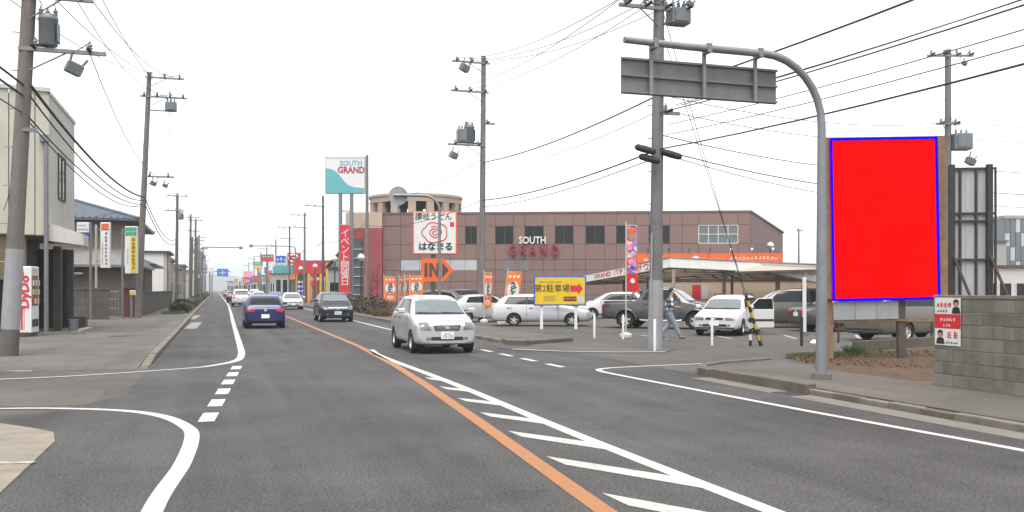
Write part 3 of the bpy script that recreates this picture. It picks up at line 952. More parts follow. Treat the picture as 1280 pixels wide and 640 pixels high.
# parked
DEG = math.degrees(A)
def parked(label, kit, paint, px, d, head, **kw):
    """head: 0 = nose away from the camera, 90 = nose to the right of the picture"""
    x, y = GD(px, d)
    return car(label, kit, paint, (x, y, -.01), head + DEG, **kw)
parked('silver estate car parked behind the yellow car park sign', K_WAGON, 'c_silver', 676, 42.3, 92, rstyle='tall')
parked('white car parked beyond the silver estate, left of the pickup', K_TIIDA, 'c_white', 766, 53, 268, fstyle='tiida', rstyle='hatch', simple=True)
pick = parked('dark grey double cab pickup parked beside the concrete pole', K_PICK, 'c_grey', 828, 39.6, 114, rstyle='pickup', name='pickup_truck', cat='pickup truck')
wag = parked('white estate car with its side door standing open', K_WAGON, 'c_white', 912, 34.8, 207, fstyle='wagon', rstyle='tall')
parked('grey brown minivan parked under the canopy behind the white estate', K_VAN, 'c_greige', 988, 40.5, 275, rstyle='tall')
parked('silver hatchback showing its tail under the right end of the canopy', K_HATCH, 'c_silver', 1040, 44.5, 300, rstyle='hatch', simple=True)
parked('champagne van with red tail light parked behind the red billboard', K_VAN, 'c_champ', 1138, 30.6, 62, rstyle='tall', simple=True)
parked('dark car parked left of the champagne van, seen under the billboard', K_SEDAN, 'c_grey', 1060, 37, 80, simple=True)
parked('black minivan parked against the brown building left of the tall concrete pole', K_VAN, 'c_black', 585, 70, 80, simple=True)
parked('silver car half hidden behind the second concrete pole', K_HATCH, 'c_silver', 607, 47.5, 70, rstyle='hatch', simple=True)
parked('black car parked behind the round arrow post near the orange flags', K_SUV, 'c_black', 556, 66, 95, rstyle='tall', simple=True)
# pickup details: flares, step, roll bar, bed cover
Dp = K_PICK['dims']
for sx in (-1, 1):
    for d in Dp['wb']:
        arc = [(sx * (Dp['h'] + .005), Dp['y0'] + d + (Dp['R'] + .085) * math.cos(a_), Dp['R'] + (Dp['R'] + .085) * math.sin(a_)) for a_ in [math.pi * (q / 14) for q in range(15)]]
        link('fender_flare', MB().tube(arc, [.03 + .025 * math.sin(math.pi * q / 14) for q in range(15)], 8), 'c_grey', pick, sm=True)
    link('side_step', MB().tube([(sx * (Dp['h'] - .02), Dp['y0'] + 1.45, .38), (sx * (Dp['h'] + .05), Dp['y0'] + 1.6, .36), (sx * (Dp['h'] + .05), Dp['y0'] + 3.1, .36), (sx * (Dp['h'] - .02), Dp['y0'] + 3.25, .38)], .035, 8), 'rim', pick, sm=True)
link('bed_cover', MB().bevbox(-Dp['h'] * .86, Dp['h'] * .86, Dp['y0'] + 3.62, Dp['y0'] + 4.92, 1.1, 1.165, .02), 'car_trim', pick)
link('roll_bar', MB().tube([(-.72, Dp['y0'] + 3.75, 1.1), (-.66, Dp['y0'] + 3.62, 1.5), (-.5, Dp['y0'] + 3.58, 1.62), (.5, Dp['y0'] + 3.58, 1.62), (.66, Dp['y0'] + 3.62, 1.5), (.72, Dp['y0'] + 3.75, 1.1)], .04, 8), 'c_grey', pick, sm=True)
link('bumper', MB().bevbox(-Dp['h'] * .9, Dp['h'] * .9, Dp['y0'] - .1, Dp['y0'] + .1, .42, .68, .04), 'c_silver', pick)
# the open door of the white estate car
D = K_WAGON['dims']
dm = MB().bevbox(0, .045, 0, 1.0, D['gb'] + .02, D['b'], .012)
dm.tube([(.02, .02, D['b']), (.02, .42, K_WAGON['H'] - .13), (.02, .95, K_WAGON['H'] - .12), (.02, .99, D['b'])], .022)
do = link('open_door', dm, 'c_white', wag, (D['h'] - .02, D['y0'] + 1.48, 0), math.radians(-58))
do['label'] = 'white car door swung wide open'
link('side_window', MB().plate([(.02, D['b']), (.98, D['b']), (.95, K_WAGON['H'] - .13), (.42, K_WAGON['H'] - .14)], -.004, .004), 'car_glass', do, (.02, 0, 0), math.pi / 2)
link('door_trim', MB().span(-.006, .051, .01, .99, .5, .58), 'car_trim', do)
link('door_opening_shade', K_WAGON['patch']([(D['y0'] + 1.5, D['gb'] + .1), (D['y0'] + 2.45, D['gb'] + .1), (D['y0'] + 2.45, D['b'] + .02), (D['y0'] + 1.5, D['b'] + .02)], 'right', off=.006), 'recess_shade', wag)  # near-black patch laid on the body, painting the shaded cabin
for sx in (-1, 1):
    link('roof_rail', MB().tube([(sx * .55, -.2, 1.44), (sx * .55, -.1, 1.5), (sx * .55, 1.3, 1.49), (sx * .55, 1.42, 1.42)], .018), 'car_trim', wag)

# ================================================================== UTILITY POLES
INSUL = MB().lathe([(.02, 0), (.06, .01), (.03, .05), (.065, .07), (.035, .11), (.06, .13), (.025, .18), (.012, .24)], n=10).mesh('insulator')
smooth(INSUL, 50)
def transformer(root, x, y, z, r=.23, h=.75, kind='drum'):
    if kind == 'drum':
        o = link('transformer', MB().lathe([(r * .9, 0), (r, .03), (r, h * .8), (r * 1.06, h * .82), (r * 1.06, h * .87), (r * .8, h), (.02, h * 1.02)], n=18), 'trafo', root, (x, y, z), sm=True)
        for a in (.2, .9, 1.6):
            link('bushing', INSUL, 'porcelain', o, (r * .75 * math.cos(a * 2), r * .75 * math.sin(a * 2), h * .95))
        link('cooling_fin', MB().box((r * 1.05, 0, h * .42), (.03, .3, h * .6)), 'trafo', o)
    else:
        o = link('transformer', MB().bevbox(-r, r, -r * .7, r * .7, 0, h, .03), 'trafo', root, (x, y, z))
        for i in (-.6, 0, .6):
            link('bushing', INSUL, 'porcelain', o, (r * i, 0, h))
        link('cooling_fin', MB().box((0, -r * .75, h * .5), (r * 1.4, .05, h * .7)), 'trafo', o)
    return o

def utility_pole(label, x, y, h, r0=.19, r1=.11, lean=(0, 0), arms=(), trafos=(), hang=(), m='pole_conc', z0=0.0, rz=0.0, pegs=True, band=None, group='concrete utility poles', n=14):
    t = thing('utility_pole', label, 'utility pole', (x, y, z0), rz, group)
    L = lambda z: (lean[0] * z, lean[1] * z)
    link('shaft', MB().cyl((-.3 * lean[0], -.3 * lean[1], -.3), (L(h)[0], L(h)[1], h), r0, r1, n), m, t, sm=True)
    for (z, x0, x1, k) in arms:
        ox, oy = L(z)
        link('crossarm', MB().box((ox + (x0 + x1) / 2, oy - .12, z), (x1 - x0, .09, .09)), 'galv' if h > 0 else m, t)
        if x1 - x0 > .9:
            far = x1 if abs(x1) > abs(x0) else x0
            link('arm_brace', MB().cyl((ox, oy - .12, z - .55), (ox + far * .5, oy - .12, z - .04), .018, n=6), 'galv', t)
        for i in range(k):
            xx = x0 + (x1 - x0) * (i + .3) / (k - .4 if k > 1 else 1)
            link('insulator', INSUL, 'porcelain', t, (ox + xx, oy - .12, z + .045))
            if pegs and i:
                xp = x0 + (x1 - x0) * (i - .7) / (k - .4)
                dr_ = .18 + .12 * (i % 2)
                link('jumper_cable', MB().tube([(ox + xp + (xx - xp) * q / 8, oy - .14, z + .26 - dr_ * 4 * (q / 8) * (1 - q / 8)) for q in range(9)], .012, 5), 'cable', t)
            if pegs:
                link('dead_end_clamp', CLAMP, 'cable', t, (ox + xx, oy - .32, z + .02))
    for (kind, xx, z, r, hh) in trafos:
        ox, oy = L(z)
        transformer(t, ox + xx, oy - .1, z, r, hh, kind)
        link('bracket', MB().box((ox + xx / 2, oy - .05, z + .02), (abs(xx), .06, .07)), 'galv', t)
    for q, (kind, xx, z, r, hh) in enumerate(trafos):
        ox, oy = L(z)
        for sgn in (-.6, .6):
            link('lead_wire', MB().tube([(ox + xx + sgn * r, oy - .12, z + hh + .2), (ox + xx + sgn * r * 1.6, oy - .25, z + hh + .38), (ox + xx * .5, oy - .25, z + hh + .3), (ox, oy - .2, z + hh + .75)], .011, 5), 'cable', t)
    for (xx, z, s) in hang:
        ox, oy = L(z)
        o = link('switch_gear', MB().bevbox(-s * .5, s * .5, -s * .35, s * .35, -s * .7, s * .1, .03).cyl((-s * .4, 0, s * .1), (-s * .5, 0, s * .7), .03).cyl((s * .4, 0, s * .1), (s * .55, 0, s * .6), .03), 'trafo', t, (ox + xx, oy - .15, z))
        o.rotation_euler = (.2, .35, .4)
    if pegs:
        mb = None
        z = 2.2
        while z < h - .5:
            ox, oy = L(z); rr = r0 + (r1 - r0) * z / h
            sg = 1 if int(z / .45) % 2 else -1
            link('step_bolt', PEG, 'galv', t, (ox + sg * (rr + .06), oy, z))
            z += .9
    if band:
        for (za, zb, mm) in band:
            ra = r0 + (r1 - r0) * za / h + .006; rb = r0 + (r1 - r0) * zb / h + .006
            link('sheet_wrap', MB().cyl((L(za)[0], L(za)[1], za), (L(zb)[0], L(zb)[1], zb), ra, rb, 18), mm, t, sm=True)
    return t
CLAMP = MB().lathe([(.02, -.22), (.05, -.16), (.03, -.1), (.05, -.06), (.03, 0), (.045, .06), (.02, .2)], n=8, axis='y').mesh('dead_end_clamp')
PEG = MB().cyl((-.09, 0, 0), (.09, 0, 0), .012, n=6).mesh('step_bolt')

x, y = G(11, 450)
mat('wrap_grey', (.26, .26, .27), .7, var=.12, scale=2, streak=.3)
mat('wrap_dark', (.1, .09, .085), .8, var=.2, scale=3)
L1 = utility_pole('leaning brown concrete pole with drum transformer and pale wrap beside the vending machine', x, y, 13.2, .2, .13, (.051, 0),
    arms=[(7.2, -.15, 1.75, 2), (8.45, -1.0, 1.4, 3), (9.6, -1.1, 1.1, 3), (12.6, -1.0, 1.0, 3), (5.3, 0, .35, 0)],
    trafos=[('drum', .48, 7.3, .21, .74), ('drum', .6, 10.2, .24, .8)], hang=[(1.1, 6.9, .36)], z0=.1, band=[(.62, 2.5, 'wrap_grey'), (0, .6, 'wrap_dark')])
x, y = G(172.5, 400)
L2 = utility_pole('leaning brown concrete pole with two long crossarms beside the green and yellow sign', x, y, 13.4, .19, .12, (.043, 0),
    arms=[(13.1, -.2, 1.8, 3), (12.05, -.4, 2.0, 4), (7.7, 0, 1.5, 2)], trafos=[('box', 1.2, 11.3, .3, .5)], hang=[(.5, 7.4, .3), (1.1, 7.3, .26)], z0=.1)
LEFT_P = [(L1, 24.14, -4.64), (L2, 53.8, -4.05)]
names = ['first', 'second', 'third', 'fourth', 'fifth', 'sixth', 'seventh', 'eighth', 'ninth', 'tenth', 'eleventh', 'twelfth']
far_left_spec = [(90, -3.5, 10.4, 2), (117, -3.0, 10.6, 1), (124, -2.6, 10.6, 2), (141, -3.4, 9.2, 1), (150, -2.5, 10, 1), (166, -3.2, 9.5, 2), (190, -2.6, 10, 1), (216, -3.2, 10, 2), (245, -2.8, 10.5, 1), (285, -3.0, 10.5, 1), (178, -2.4, 9.4, 1), (132, -2.5, 8.6, 1)]
for i, (yy, xx, hh, k) in enumerate(far_left_spec):
    ar = [(hh - .25, -.95, .95, 3), (hh - 1.6, -1.1, .6, 2)] if k == 2 else [(hh - .4, -.5, 1.0, 2)]
    utility_pole('dark roadside pole on the left, %s beyond the tall leaning pole with the long crossarms' % names[i], xx, yy, hh, .17, .11, (RND.uniform(-.01, .02), 0), arms=ar,
                 trafos=[('drum', .35, hh - 2.4, .2, .6)] if i % 3 == 0 else (), m='pole_dark', z0=.1, pegs=False, n=8)

x, y = G(819, 437)
R1 = utility_pole('tall concrete pole rising past the blank road sign beside the walking man', x, y, 13.0, .19, .13, (.012, 0), m='pole_grey',
    arms=[(9.35, -1.25, .9, 4), (9.75, -.9, .7, 3), (7.0, 0, .7, 2), (6.5, 0, .6, 1), (12.5, -1, 1, 3)], trafos=[('box', .55, 8.95, .28, .45)], hang=[(-.35, 9.75, .2), (.9, 9.6, .2)])
link('conduit', MB().cyl((-.19, -.1, 0), (-.15, -.1, 3.2), .026, n=8), 'wrap_grey', R1)
link('sheet_wrap', MB().cyl((0.001, 0, 0), (.025, 0, 1.9), .205, .195, 16), 'wrap_grey', R1, sm=True)
CLOS = MB().lathe([(.03, -.3), (.09, -.24), (.1, 0), (.09, .24), (.03, .3)], n=10, axis='x').mesh('splice_closure')
for (dx, dz) in ((-.42, 5.45), (-.3, 5.2), (.36, 5.35)):
    o = link('splice_closure', CLOS, 'rubber', R1, (dx, -.25, dz)); o.rotation_euler = (0, .3, -.5)
x, y = G(602, 402)
R2 = utility_pole('slender concrete pole with two grey transformers in front of the brown building', x, y, 13.7, .18, .12, (.008, 0), m='pole_grey',
    arms=[(13.3, -1.7, .3, 3), (11.8, -1.75, .25, 3), (9.05, -1.9, .1, 2), (10.2, 0, .6, 1)], trafos=[('box', -1.15, 9.15, .25, .7), ('drum', -.75, 9.15, .25, .95)], hang=[(-1.0, 13.1, .45), (-1.55, 8.6, .4)])
x, y = GD(1185, 42)
R3 = utility_pole('distant concrete pole above the red billboard with one small transformer', x, y, 12.6, .18, .13, (.0, 0), m='pole_grey', rz=-A,
    arms=[(12.3, -1.0, 1.1, 4), (9.2, -.6, .5, 2)], trafos=[('box', .55, 8.0, .4, .75)], hang=[(1.0, 7.6, .4), (.7, 12.0, .22)])
far_right_spec = [(64, 10.0, 10.9, 0, 456), (88, 9.6, 10.4, 1, 0), (108, 9.7, 10.4, 2, 0), (128, 9.5, 10.2, 2, 0), (160, 9.6, 10, 1, 0), (185, 9.4, 9.8, 2, 0), (215, 9.6, 10, 1, 0), (250, 9.5, 10, 2, 0), (295, 9.6, 10, 1, 0)]
for i, (yy, xx, hh, k, _) in enumerate(far_right_spec):
    ar = [] if k == 0 else ([(hh - .3, -1.6, .3, 3), (hh - 1.7, -1.4, .3, 2)] if k == 2 else [(hh - 1.0, -1.7, .2, 3)])
    utility_pole('grey roadside pole on the right, %s beyond the pole with two transformers' % names[i], xx, yy, hh, .14, .1, (0, 0), arms=ar, m='pole_dark' if i % 2 else 'pole_grey', z0=.1, pegs=False, n=8)

# ------------------------------------------------------------------ overhead cables
def wire(a, b, sag, r, label, group, n=18, name='overhead_cable', m='cable'):
    a = Vector(a); b = Vector(b)
    pts = []
    for k in range(n + 1):
        u = k / n
        p = a.lerp(b, u); p.z -= sag * 4 * u * (1 - u)
        pts.append(p)
    o = link(name, MB().tube(pts, r * 1.25, 5), m, None)
    return tag(o, label, 'cable', group)
def pole_pt(o, z, dx=0):
    for c in o.children:
        if c.name.startswith('shaft'): break
    lx = {L1.name: .051, L2.name: .043, R1.name: .012, R2.name: .008}.get(o.name, 0)
    return (o.location.x + lx * z + dx, o.location.y - .1, o.location.z + z)
lab = 'power line between the two leaning left poles'
grp = 'power lines between the leaning left poles'
for k, (dz1, dx1, dz2, dx2) in enumerate([(8.7, -.9, 13.3, .2), (8.7, .3, 13.3, .9), (8.7, 1.2, 13.3, 1.6), (9.85, .2, 12.3, .4), (9.85, .9, 12.3, 1.4), (7.4, 1.3, 7.9, .9)]):
    wire(pole_pt(L1, dz1, dx1), pole_pt(L2, dz2, dx2), .5 + .1 * k, .009, lab + ', ' + ('left wire of the top arm', 'middle wire of the top arm', 'right wire of the top arm', 'inner wire of the second arm', 'outer wire of the second arm', 'single wire of the low arm')[k], grp)
for k, (z1, z2, r, sg) in enumerate([(6.35, 6.55, .032, .55), (6.1, 6.4, .018, .7), (5.6, 6.2, .016, .6), (5.5, 6.15, .014, .75)]):
    wire(pole_pt(L1, z1, .15), pole_pt(L2, z2, .1), sg, r, ['thick black telephone cable sagging between the leaning left poles', 'thin black telephone line just under the thick cable between the left poles',
         'upper of the two low grey drop lines between the left poles', 'lowest drop line between the leaning left poles'][k], 'telephone cables on the left')
for c in ((.35, 6.2), (.9, 5.95)):
    pass
l3 = [o for o in COL.objects if o.get('category') == 'utility pole' and 'on the left, first beyond' in o['label']][0]
for k, z2 in enumerate((6.2, 5.8, 8.6, 9.9)):
    wire(pole_pt(L2, (6.5, 6.2, 12.1, 13.2)[k], .1 if k < 2 else 1.0), pole_pt(l3, z2), .9, .02 if k < 2 else .011, ['thick telephone cable from the second leaning pole on down the left pavement', 'lower telephone cable from the second leaning pole on down the left pavement',
         'power line from the lower long crossarm on the left down the road', 'power line from the top long crossarm on the left down the road'][k], 'cables down the left side')
for k, (z1, dx) in enumerate(((6.35, 0), (6.1, 0), (5.7, 0), (8.7, .9), (8.7, -.8))):
    wire(pole_pt(L1, z1, dx), (-5.2 + dx, -14, z1 + .4), .5, .022 if k < 2 else .012, ('topmost thick cable', 'second thick cable', 'lowest thin cable', 'right upper arm line', 'left upper arm line')[k] + ' leaving at the top left from the pole by the vending machine', 'cables leaving at the top left')
wire(pole_pt(L1, 5.2, 0), (-7.0, 35.7, 4.4), .25, .01, 'thin drop wire from the near left pole to the cream building', 'drop wires')
wire(pole_pt(L2, 6.3, 0), (-7.5, 60.5, 6.0), .2, .01, 'thin drop wire from the second left pole to the tiled house', 'drop wires')
# right-hand lines
back = lambda z, dx=0: (10.9 + dx, -16, z)
for k, (z1, dx) in enumerate([(9.6, -1.1), (9.6, -.3), (9.6, .5), (10.0, -.6), (10.0, .4)]):
    wire(pole_pt(R1, z1, dx), pole_pt(R2, (13.5, 13.5, 13.5, 12.0, 12.0)[k], (-1.4, -.8, -.2, -1.3, -.5)[k]), .5, .009, ('leftmost top line', 'middle top line', 'rightmost top line', 'left second arm line', 'right second arm line')[k] + ' from the tall pole to the pole with two transformers', 'power lines between the right poles')
for k, (z1, z2, r) in enumerate([(7.0, 8.2, .02), (6.55, 7.6, .009), (5.5, 6.25, .02), (5.3, 5.9, .012)]):
    wire(pole_pt(R1, z1), pole_pt(R2, z2), .25, r, ['dark cable crossing in front of the sky above the car park', 'faint line just below the dark cable above the car park', 'black cable dropping to the pole with two transformers over the brown facade', 'lowest thin cable over the brown facade'][k], 'telephone cables above the car park')
for k, (z1, z2, r, dx) in enumerate([(7.1, 6.6, .017, 0), (6.75, 5.9, .009, .5), (6.75, 6.1, .009, .65), (6.5, 5.6, .012, 0), (6.2, 5.4, .008, .3), (5.9, 5.2, .008, .2), (5.5, 5.0, .015, 0), (9.6, 9.4, .01, .5), (9.6, 9.4, .01, -1.0)]):
    wire(pole_pt(R1, z1, dx), back(z2 + .9, dx), .75, r, ('black cable, highest of the heavy ones,', 'thin line just below the highest heavy cable', 'thin line, twin below the highest heavy cable,', 'medium cable in the middle of the bundle', 'thin line in the middle of the bundle', 'thin line above the lowest cable', 'lowest heavy cable', 'right line high at the pole top', 'left line high at the pole top')[k] + ' over the red billboard to the upper right', 'cables running out at the upper right')
for k, (z1, z2, r) in enumerate([(7.0, 9.3, .009), (6.6, 8.6, .009), (5.9, 7.2, .012), (5.5, 6.2, .014), (5.4, 5.6, .01)]):
    wire(pole_pt(R1, z1), pole_pt(R3, z2), .45, r, names[k] + ' line from the top between the tall pole and the distant pole above the billboard', 'lines to the distant right pole')
    wire(pole_pt(R3, z2), (R3.location.x + 26, R3.location.y - 4, z2 + .2), .4, r, names[k] + ' line from the top leaving the distant right pole out of the frame', 'lines beyond the distant right pole')
rr = [o for o in COL.objects if o.get('category') == 'utility pole' and 'on the right,' in o['label']]
seq = [R2] + rr
for q_, (a_, b_) in enumerate(zip(seq[:6], seq[1:7])):
    ha = 6.3; hb_ = 6.0
    for j in range(2):
        wire(pole_pt(a_, ha - .4 * j + (2.5 if j and a_ is R2 else 0)), pole_pt(b_, hb_ + 1.5 * j), .5, .013, ('lower', 'upper')[j] + ' cable in the %s span beyond the pole with two transformers' % names[q_], 'cables along the far right poles')
ll = [l3] + [o for o in COL.objects if o.get('category') == 'utility pole' and 'on the left,' in o['label']][1:]
for q_, (a_, b_) in enumerate(zip(ll[:5], ll[1:6])):
    for j in range(3):
        wire(pole_pt(a_, 5.8 + 1.7 * j), pole_pt(b_, 5.8 + 1.6 * j), .35, .014, ('lower', 'middle', 'upper')[j] + ' cable in the %s span of the dark poles on the left' % names[q_], 'cables along the far left poles')
# guy wires with striped guard by the white estate
gx, gy = G(951, 432)
for k, (dx, z) in enumerate(((0, 9.2), (.12, 8.6))):
    wire((gx - .05 + dx, gy, 0.0), pole_pt(R1, z, .1), .02, .008, ['guy wire from the tall pole down to the yellow and black guard', 'second guy wire just beside the first at the striped guard'][k], 'guy wires', name='guy_wire')
gd = thing('guy_wire_guard', 'yellow and black striped guard tube leaning beside the white estate car', 'guard', (gx, gy, -.01))
gdir = (Vector(pole_pt(R1, 9.2, .1)) - Vector((gx, gy, 0))).normalized()
for k in range(9):
    a_ = gdir * (.18 * k); b_ = gdir * (.18 * (k + 1))
    link('stripe', MB().cyl(a_, b_, .046, n=10), 'yellow2' if k % 2 else 'black_metal', gd)
o = thing('bollard', 'thin black and white banded post beside the striped guard tube', 'bollard', (*G(938, 432), -.01), group='car park posts')
for k in range(6):
    link('band', MB().cyl((0, 0, .17 * k), (0, 0, .17 * (k + 1)), .045, n=10), 'white' if k % 2 else 'black_metal', o)
for px, py, h, lb in ((743, 423, .95, 'thin white post between the yellow sign and the tall red banner'), (779, 424, .95, 'thin white post right beside the foot of the tall red banner'), (818.5, 439.5, 1.0, 'thin white post right in front of the tall concrete pole'),
                      (890, 432, .95, 'thin white post in front of the white estate car'), (1128, 428, .8, 'stout white post under the rail behind the billboard')):
    o = thing('bollard', lb, 'bollard', (*G(px, py), -.01), group='car park posts')
    link('post', MB().lathe([(.038, 0), (.038, h - .16), (.025, h - .13), (.001, h - .12)], n=10), 'white', o, sm=True)
    link('base_plate', MB().lathe([(.09, 0), (.09, .012), (.05, .02)], n=10), 'galv', o)
o = thing('bollard', 'dark short post between the white estate car and the white canopy column', 'bollard', (*G(1002, 433), -.01), group='car park posts')
link('post', MB().lathe([(.045, 0), (.045, .86), (.001, .9)], n=10), 'black_metal', o, sm=True)
link('base_plate', MB().lathe([(.09, 0), (.09, .012), (.045, .02)], n=10), 'galv', o)
o = thing('marker_stone', 'small white round stone on the ground at the foot of the grey sign post', 'stone', (*G(1018, 431), -.01))
link('stone', MB().lathe([(.1, 0), (.13, .06), (.11, .12), (.05, .16), (.001, .17)], n=10), 'white', o, sm=True)

# ================================================================== OVERHEAD SIGN SEEN FROM BEHIND
gx, gy = G(1027, 481)
gan = thing('sign_gantry', 'grey cantilever post carrying a blank rear of a wide road sign over the right lane', 'road sign', (gx, gy, .1))
H0 = 4.75
pts = [(0, 0, -.3), (0, 0, 2), (0, 0, H0 - .6)]
for k in range(9):
    a_ = math.pi / 2 * k / 8
    pts.append((-1.15 + 1.15 * math.cos(a_), -.0, H0 - .35 + 1.15 * math.sin(a_)))
pts += [(-2.6, 0, H0 + .8), (-3.74, 0, H0 + .82)]
link('mast', MB().tube(pts, [.105, .09, .072, .07] + [.066] * 8 + [.06, .052], 16), 'gantry_grey', gan, sm=True)
link('base_collar', MB().cyl((0, 0, 0), (0, 0, .1), .17, .17, 16), 'kerb', gan)
sx0, sx1, sz0, sz1 = -3.70, -.78, H0 + .0, H0 + .6
sb = link('sign_panel', MB().bevbox(sx0, sx1, .20, .225, sz0, sz1, .004), 'sign_back', gan)
for zz in (sz0 + .03, (sz0 + sz1) / 2, sz1 - .03):
    link('stiffener', MB().box(((sx0 + sx1) / 2, .175, zz), (sx1 - sx0, .05, .035)), 'sign_back', sb)
for xx in (-3.2, -2.22, -1.24):
    link('hanger', MB().box((xx, .13, (sz0 + H0 + .86) / 2), (.055, .05, H0 + .86 - sz0)), 'gantry_grey', gan)
    link('clamp', MB().box((xx, .03, H0 + .8), (.08, .2, .15)), 'galv', gan)

# ================================================================== RED BILLBOARD
x, y = G(1038.5, 459)
bb = thing('billboard', 'large plain red billboard with a blue edge on timber posts', 'billboard', (x, y, .1), -A + .02)
bb.rotation_euler = (0, -.018, -A + .02)
W1 = 2.30; zb0 = 1.30; zt0 = 4.76
link('panel', MB().bevbox(.03, .03 + W1, -.09, -.04, zb0, zt0, .004), 'billboard_red', bb)
e = .055
for nm, sp in (('edge_strip', (.03, .03 + e, zb0, zt0)), ('edge_strip', (.03 + W1 - e, .03 + W1, zb0, zt0)), ('edge_strip', (.03 + e, .03 + W1 - e, zt0 - e, zt0)), ('edge_strip', (.03 + e, .03 + W1 - e, zb0, zb0 + e))):
    link(nm, MB().span(sp[0], sp[1], -.097, -.0885, sp[2], sp[3]), 'billboard_blue', bb)
link('backing_board', MB().span(-.06, 2.52, -.035, .0, zb0 + .05, zt0 + .02), 'wood', bb)
for xx in (-.01, 1.55, 2.42):
    z0_ = -.2 if xx < 2 else zb0
    link('post', MB().bevbox(xx - .075, xx + .075, .005, .15, z0_, zt0 - .05, .01), 'wood_dark' if .5 < xx < 2 else 'wood', bb)
link('side_batten', MB().span(2.355, 2.50, -.06, -.036, zb0 + .05, zt0 + .02), 'wood', bb)
link('side_batten', MB().span(-.09, .02, -.06, -.036, zb0 + .05, zt0 + .02), 'wood', bb)
for k in range(3):
    link('lower_board', MB().bevbox(.06 + .47 * k, .06 + .47 * k + .455, -.04, -.02, .9, 1.28, .004), 'wrap_grey', bb)
link('lower_rail', MB().span(.03, 2.4, -.018, .004, .85, .9), 'wood', bb)
mat('board_grey', (.36, .36, .37), .7, var=.08, scale=1.5, streak=.35, dirt=(.22, .22, .22))
# second billboard from behind
x, y = GD(1190, 21.5)
b2 = thing('billboard', 'rear of a second billboard with dark steel frame behind the block wall', 'billboard', (x, y, .05), -A - .1)
for k in range(3):
    link('panel', MB().span(.03 + .31 * k, .03 + .31 * k + .305, .08, .1, 1.0 , 4.45), 'board_grey', b2)
for xx, ww in ((0, .12), (.2, .05), (.56, .05), (.84, .12), (.99, .04)):
    link('frame_post', MB().box((xx, .02 if ww > .1 else .05, 2.27 if ww > .1 else 2.7), (ww, ww if ww > .1 else .05, 4.5 if ww > .1 else 3.5)), 'dark_steel', b2)
for zz in (1.1, 2.3, 3.2, 3.38, 4.43):
    link('frame_rail', MB().box((.5, .046, zz), (1.02, .04, .05)), 'dark_steel', b2)
for xx in (.02, .84):
    link('brace', MB().cyl((xx, -.02, 2.4), (xx + .55, -1.1, .0), .035, n=8), 'dark_steel', b2)

# ================================================================== BLOCK WALL ON THE RIGHT
bw = thing('block_wall', 'grey concrete block garden wall carrying a poster on the right', 'wall', (11.12, 12.15, .1))
link('mortar_core', MB().span(.004, .112, -9.3, -.006, -.1, 1.44), 'mortar', bw)
bl = MB().bevbox(0, .12, -.392, 0, 0, .188, .006).mesh('block')
bh = MB().bevbox(0, .12, -.192, 0, 0, .188, .006).mesh('block')
bc = MB().bevbox(-.008, .13, -.392, 0, 0, .06, .008).mesh('coping_block')
for r in range(7):
    yy = 0.0
    if r % 2:
        link('block', bh, 'block', bw, (0, 0, .2 * r)); yy = -.2
    k = 0
    while yy > -9.2:
        link('block', bl, RND.choice(('block', 'block', 'block_b', 'block_c')), bw, (RND.uniform(-.003, .003), yy, .2 * r)); yy -= .4; k += 1
for k in range(23):
    link('coping_block', bc, RND.choice(('block', 'block_b')), bw, (0, -.4 * k, 1.402))
po = thing('poster', 'red and white election style poster on the end of the block wall', 'poster', (11.1, 12.12, .1), -math.pi / 2)
# local x runs toward the camera along the wall, front faces the road
link('sheet', MB().span(.02, .56, -.004, .0, .66, 1.42), 'white', po)
link('red_band', MB().span(.02, .56, -.0062, -.0042, .93, 1.16), 'red', po)
glyphs('lettering', 4, .085, 'red', po, .09, -.0066, 1.31, seed=3, gap=.95)
glyphs('lettering', 4, .05, 'ink', po, .09, -.0066, 1.21, seed=8, gap=1.2)
glyphs('lettering', 5, .06, 'white', po, .16, -.0066, 1.075, seed=4)
glyphs('lettering', 3, .05, 'white', po, .22, -.0066, .98, seed=6)
glyphs('lettering', 2, .12, 'red', po, .33, -.0066, .83, seed=9)
glyphs('lettering', 5, .045, 'ink', po, .27, -.0066, .71, seed=10, gap=1.2)
for cx, cz in ((.47, 1.29), (.14, .80)):
    link('portrait', MB().lathe([(.055, -.0075), (.055, -.0066)], c=(cx, 0, cz + .03), n=12, axis='y'), 'skin', po)
    link('portrait', MB().plate([(cx - .09, cz - .12), (cx + .09, cz - .12), (cx + .07, cz - .03), (cx, cz - .01), (cx - .07, cz - .03)], -.0082, -.0068), 'ink', po)
    link('portrait', MB().plate([(cx - .06, cz + .02), (cx - .05, cz + .09), (cx, cz + .11), (cx + .05, cz + .09), (cx + .06, cz + .02), (cx + .03, cz + .06), (cx - .03, cz + .06)], -.0084, -.0078), 'hair', po)

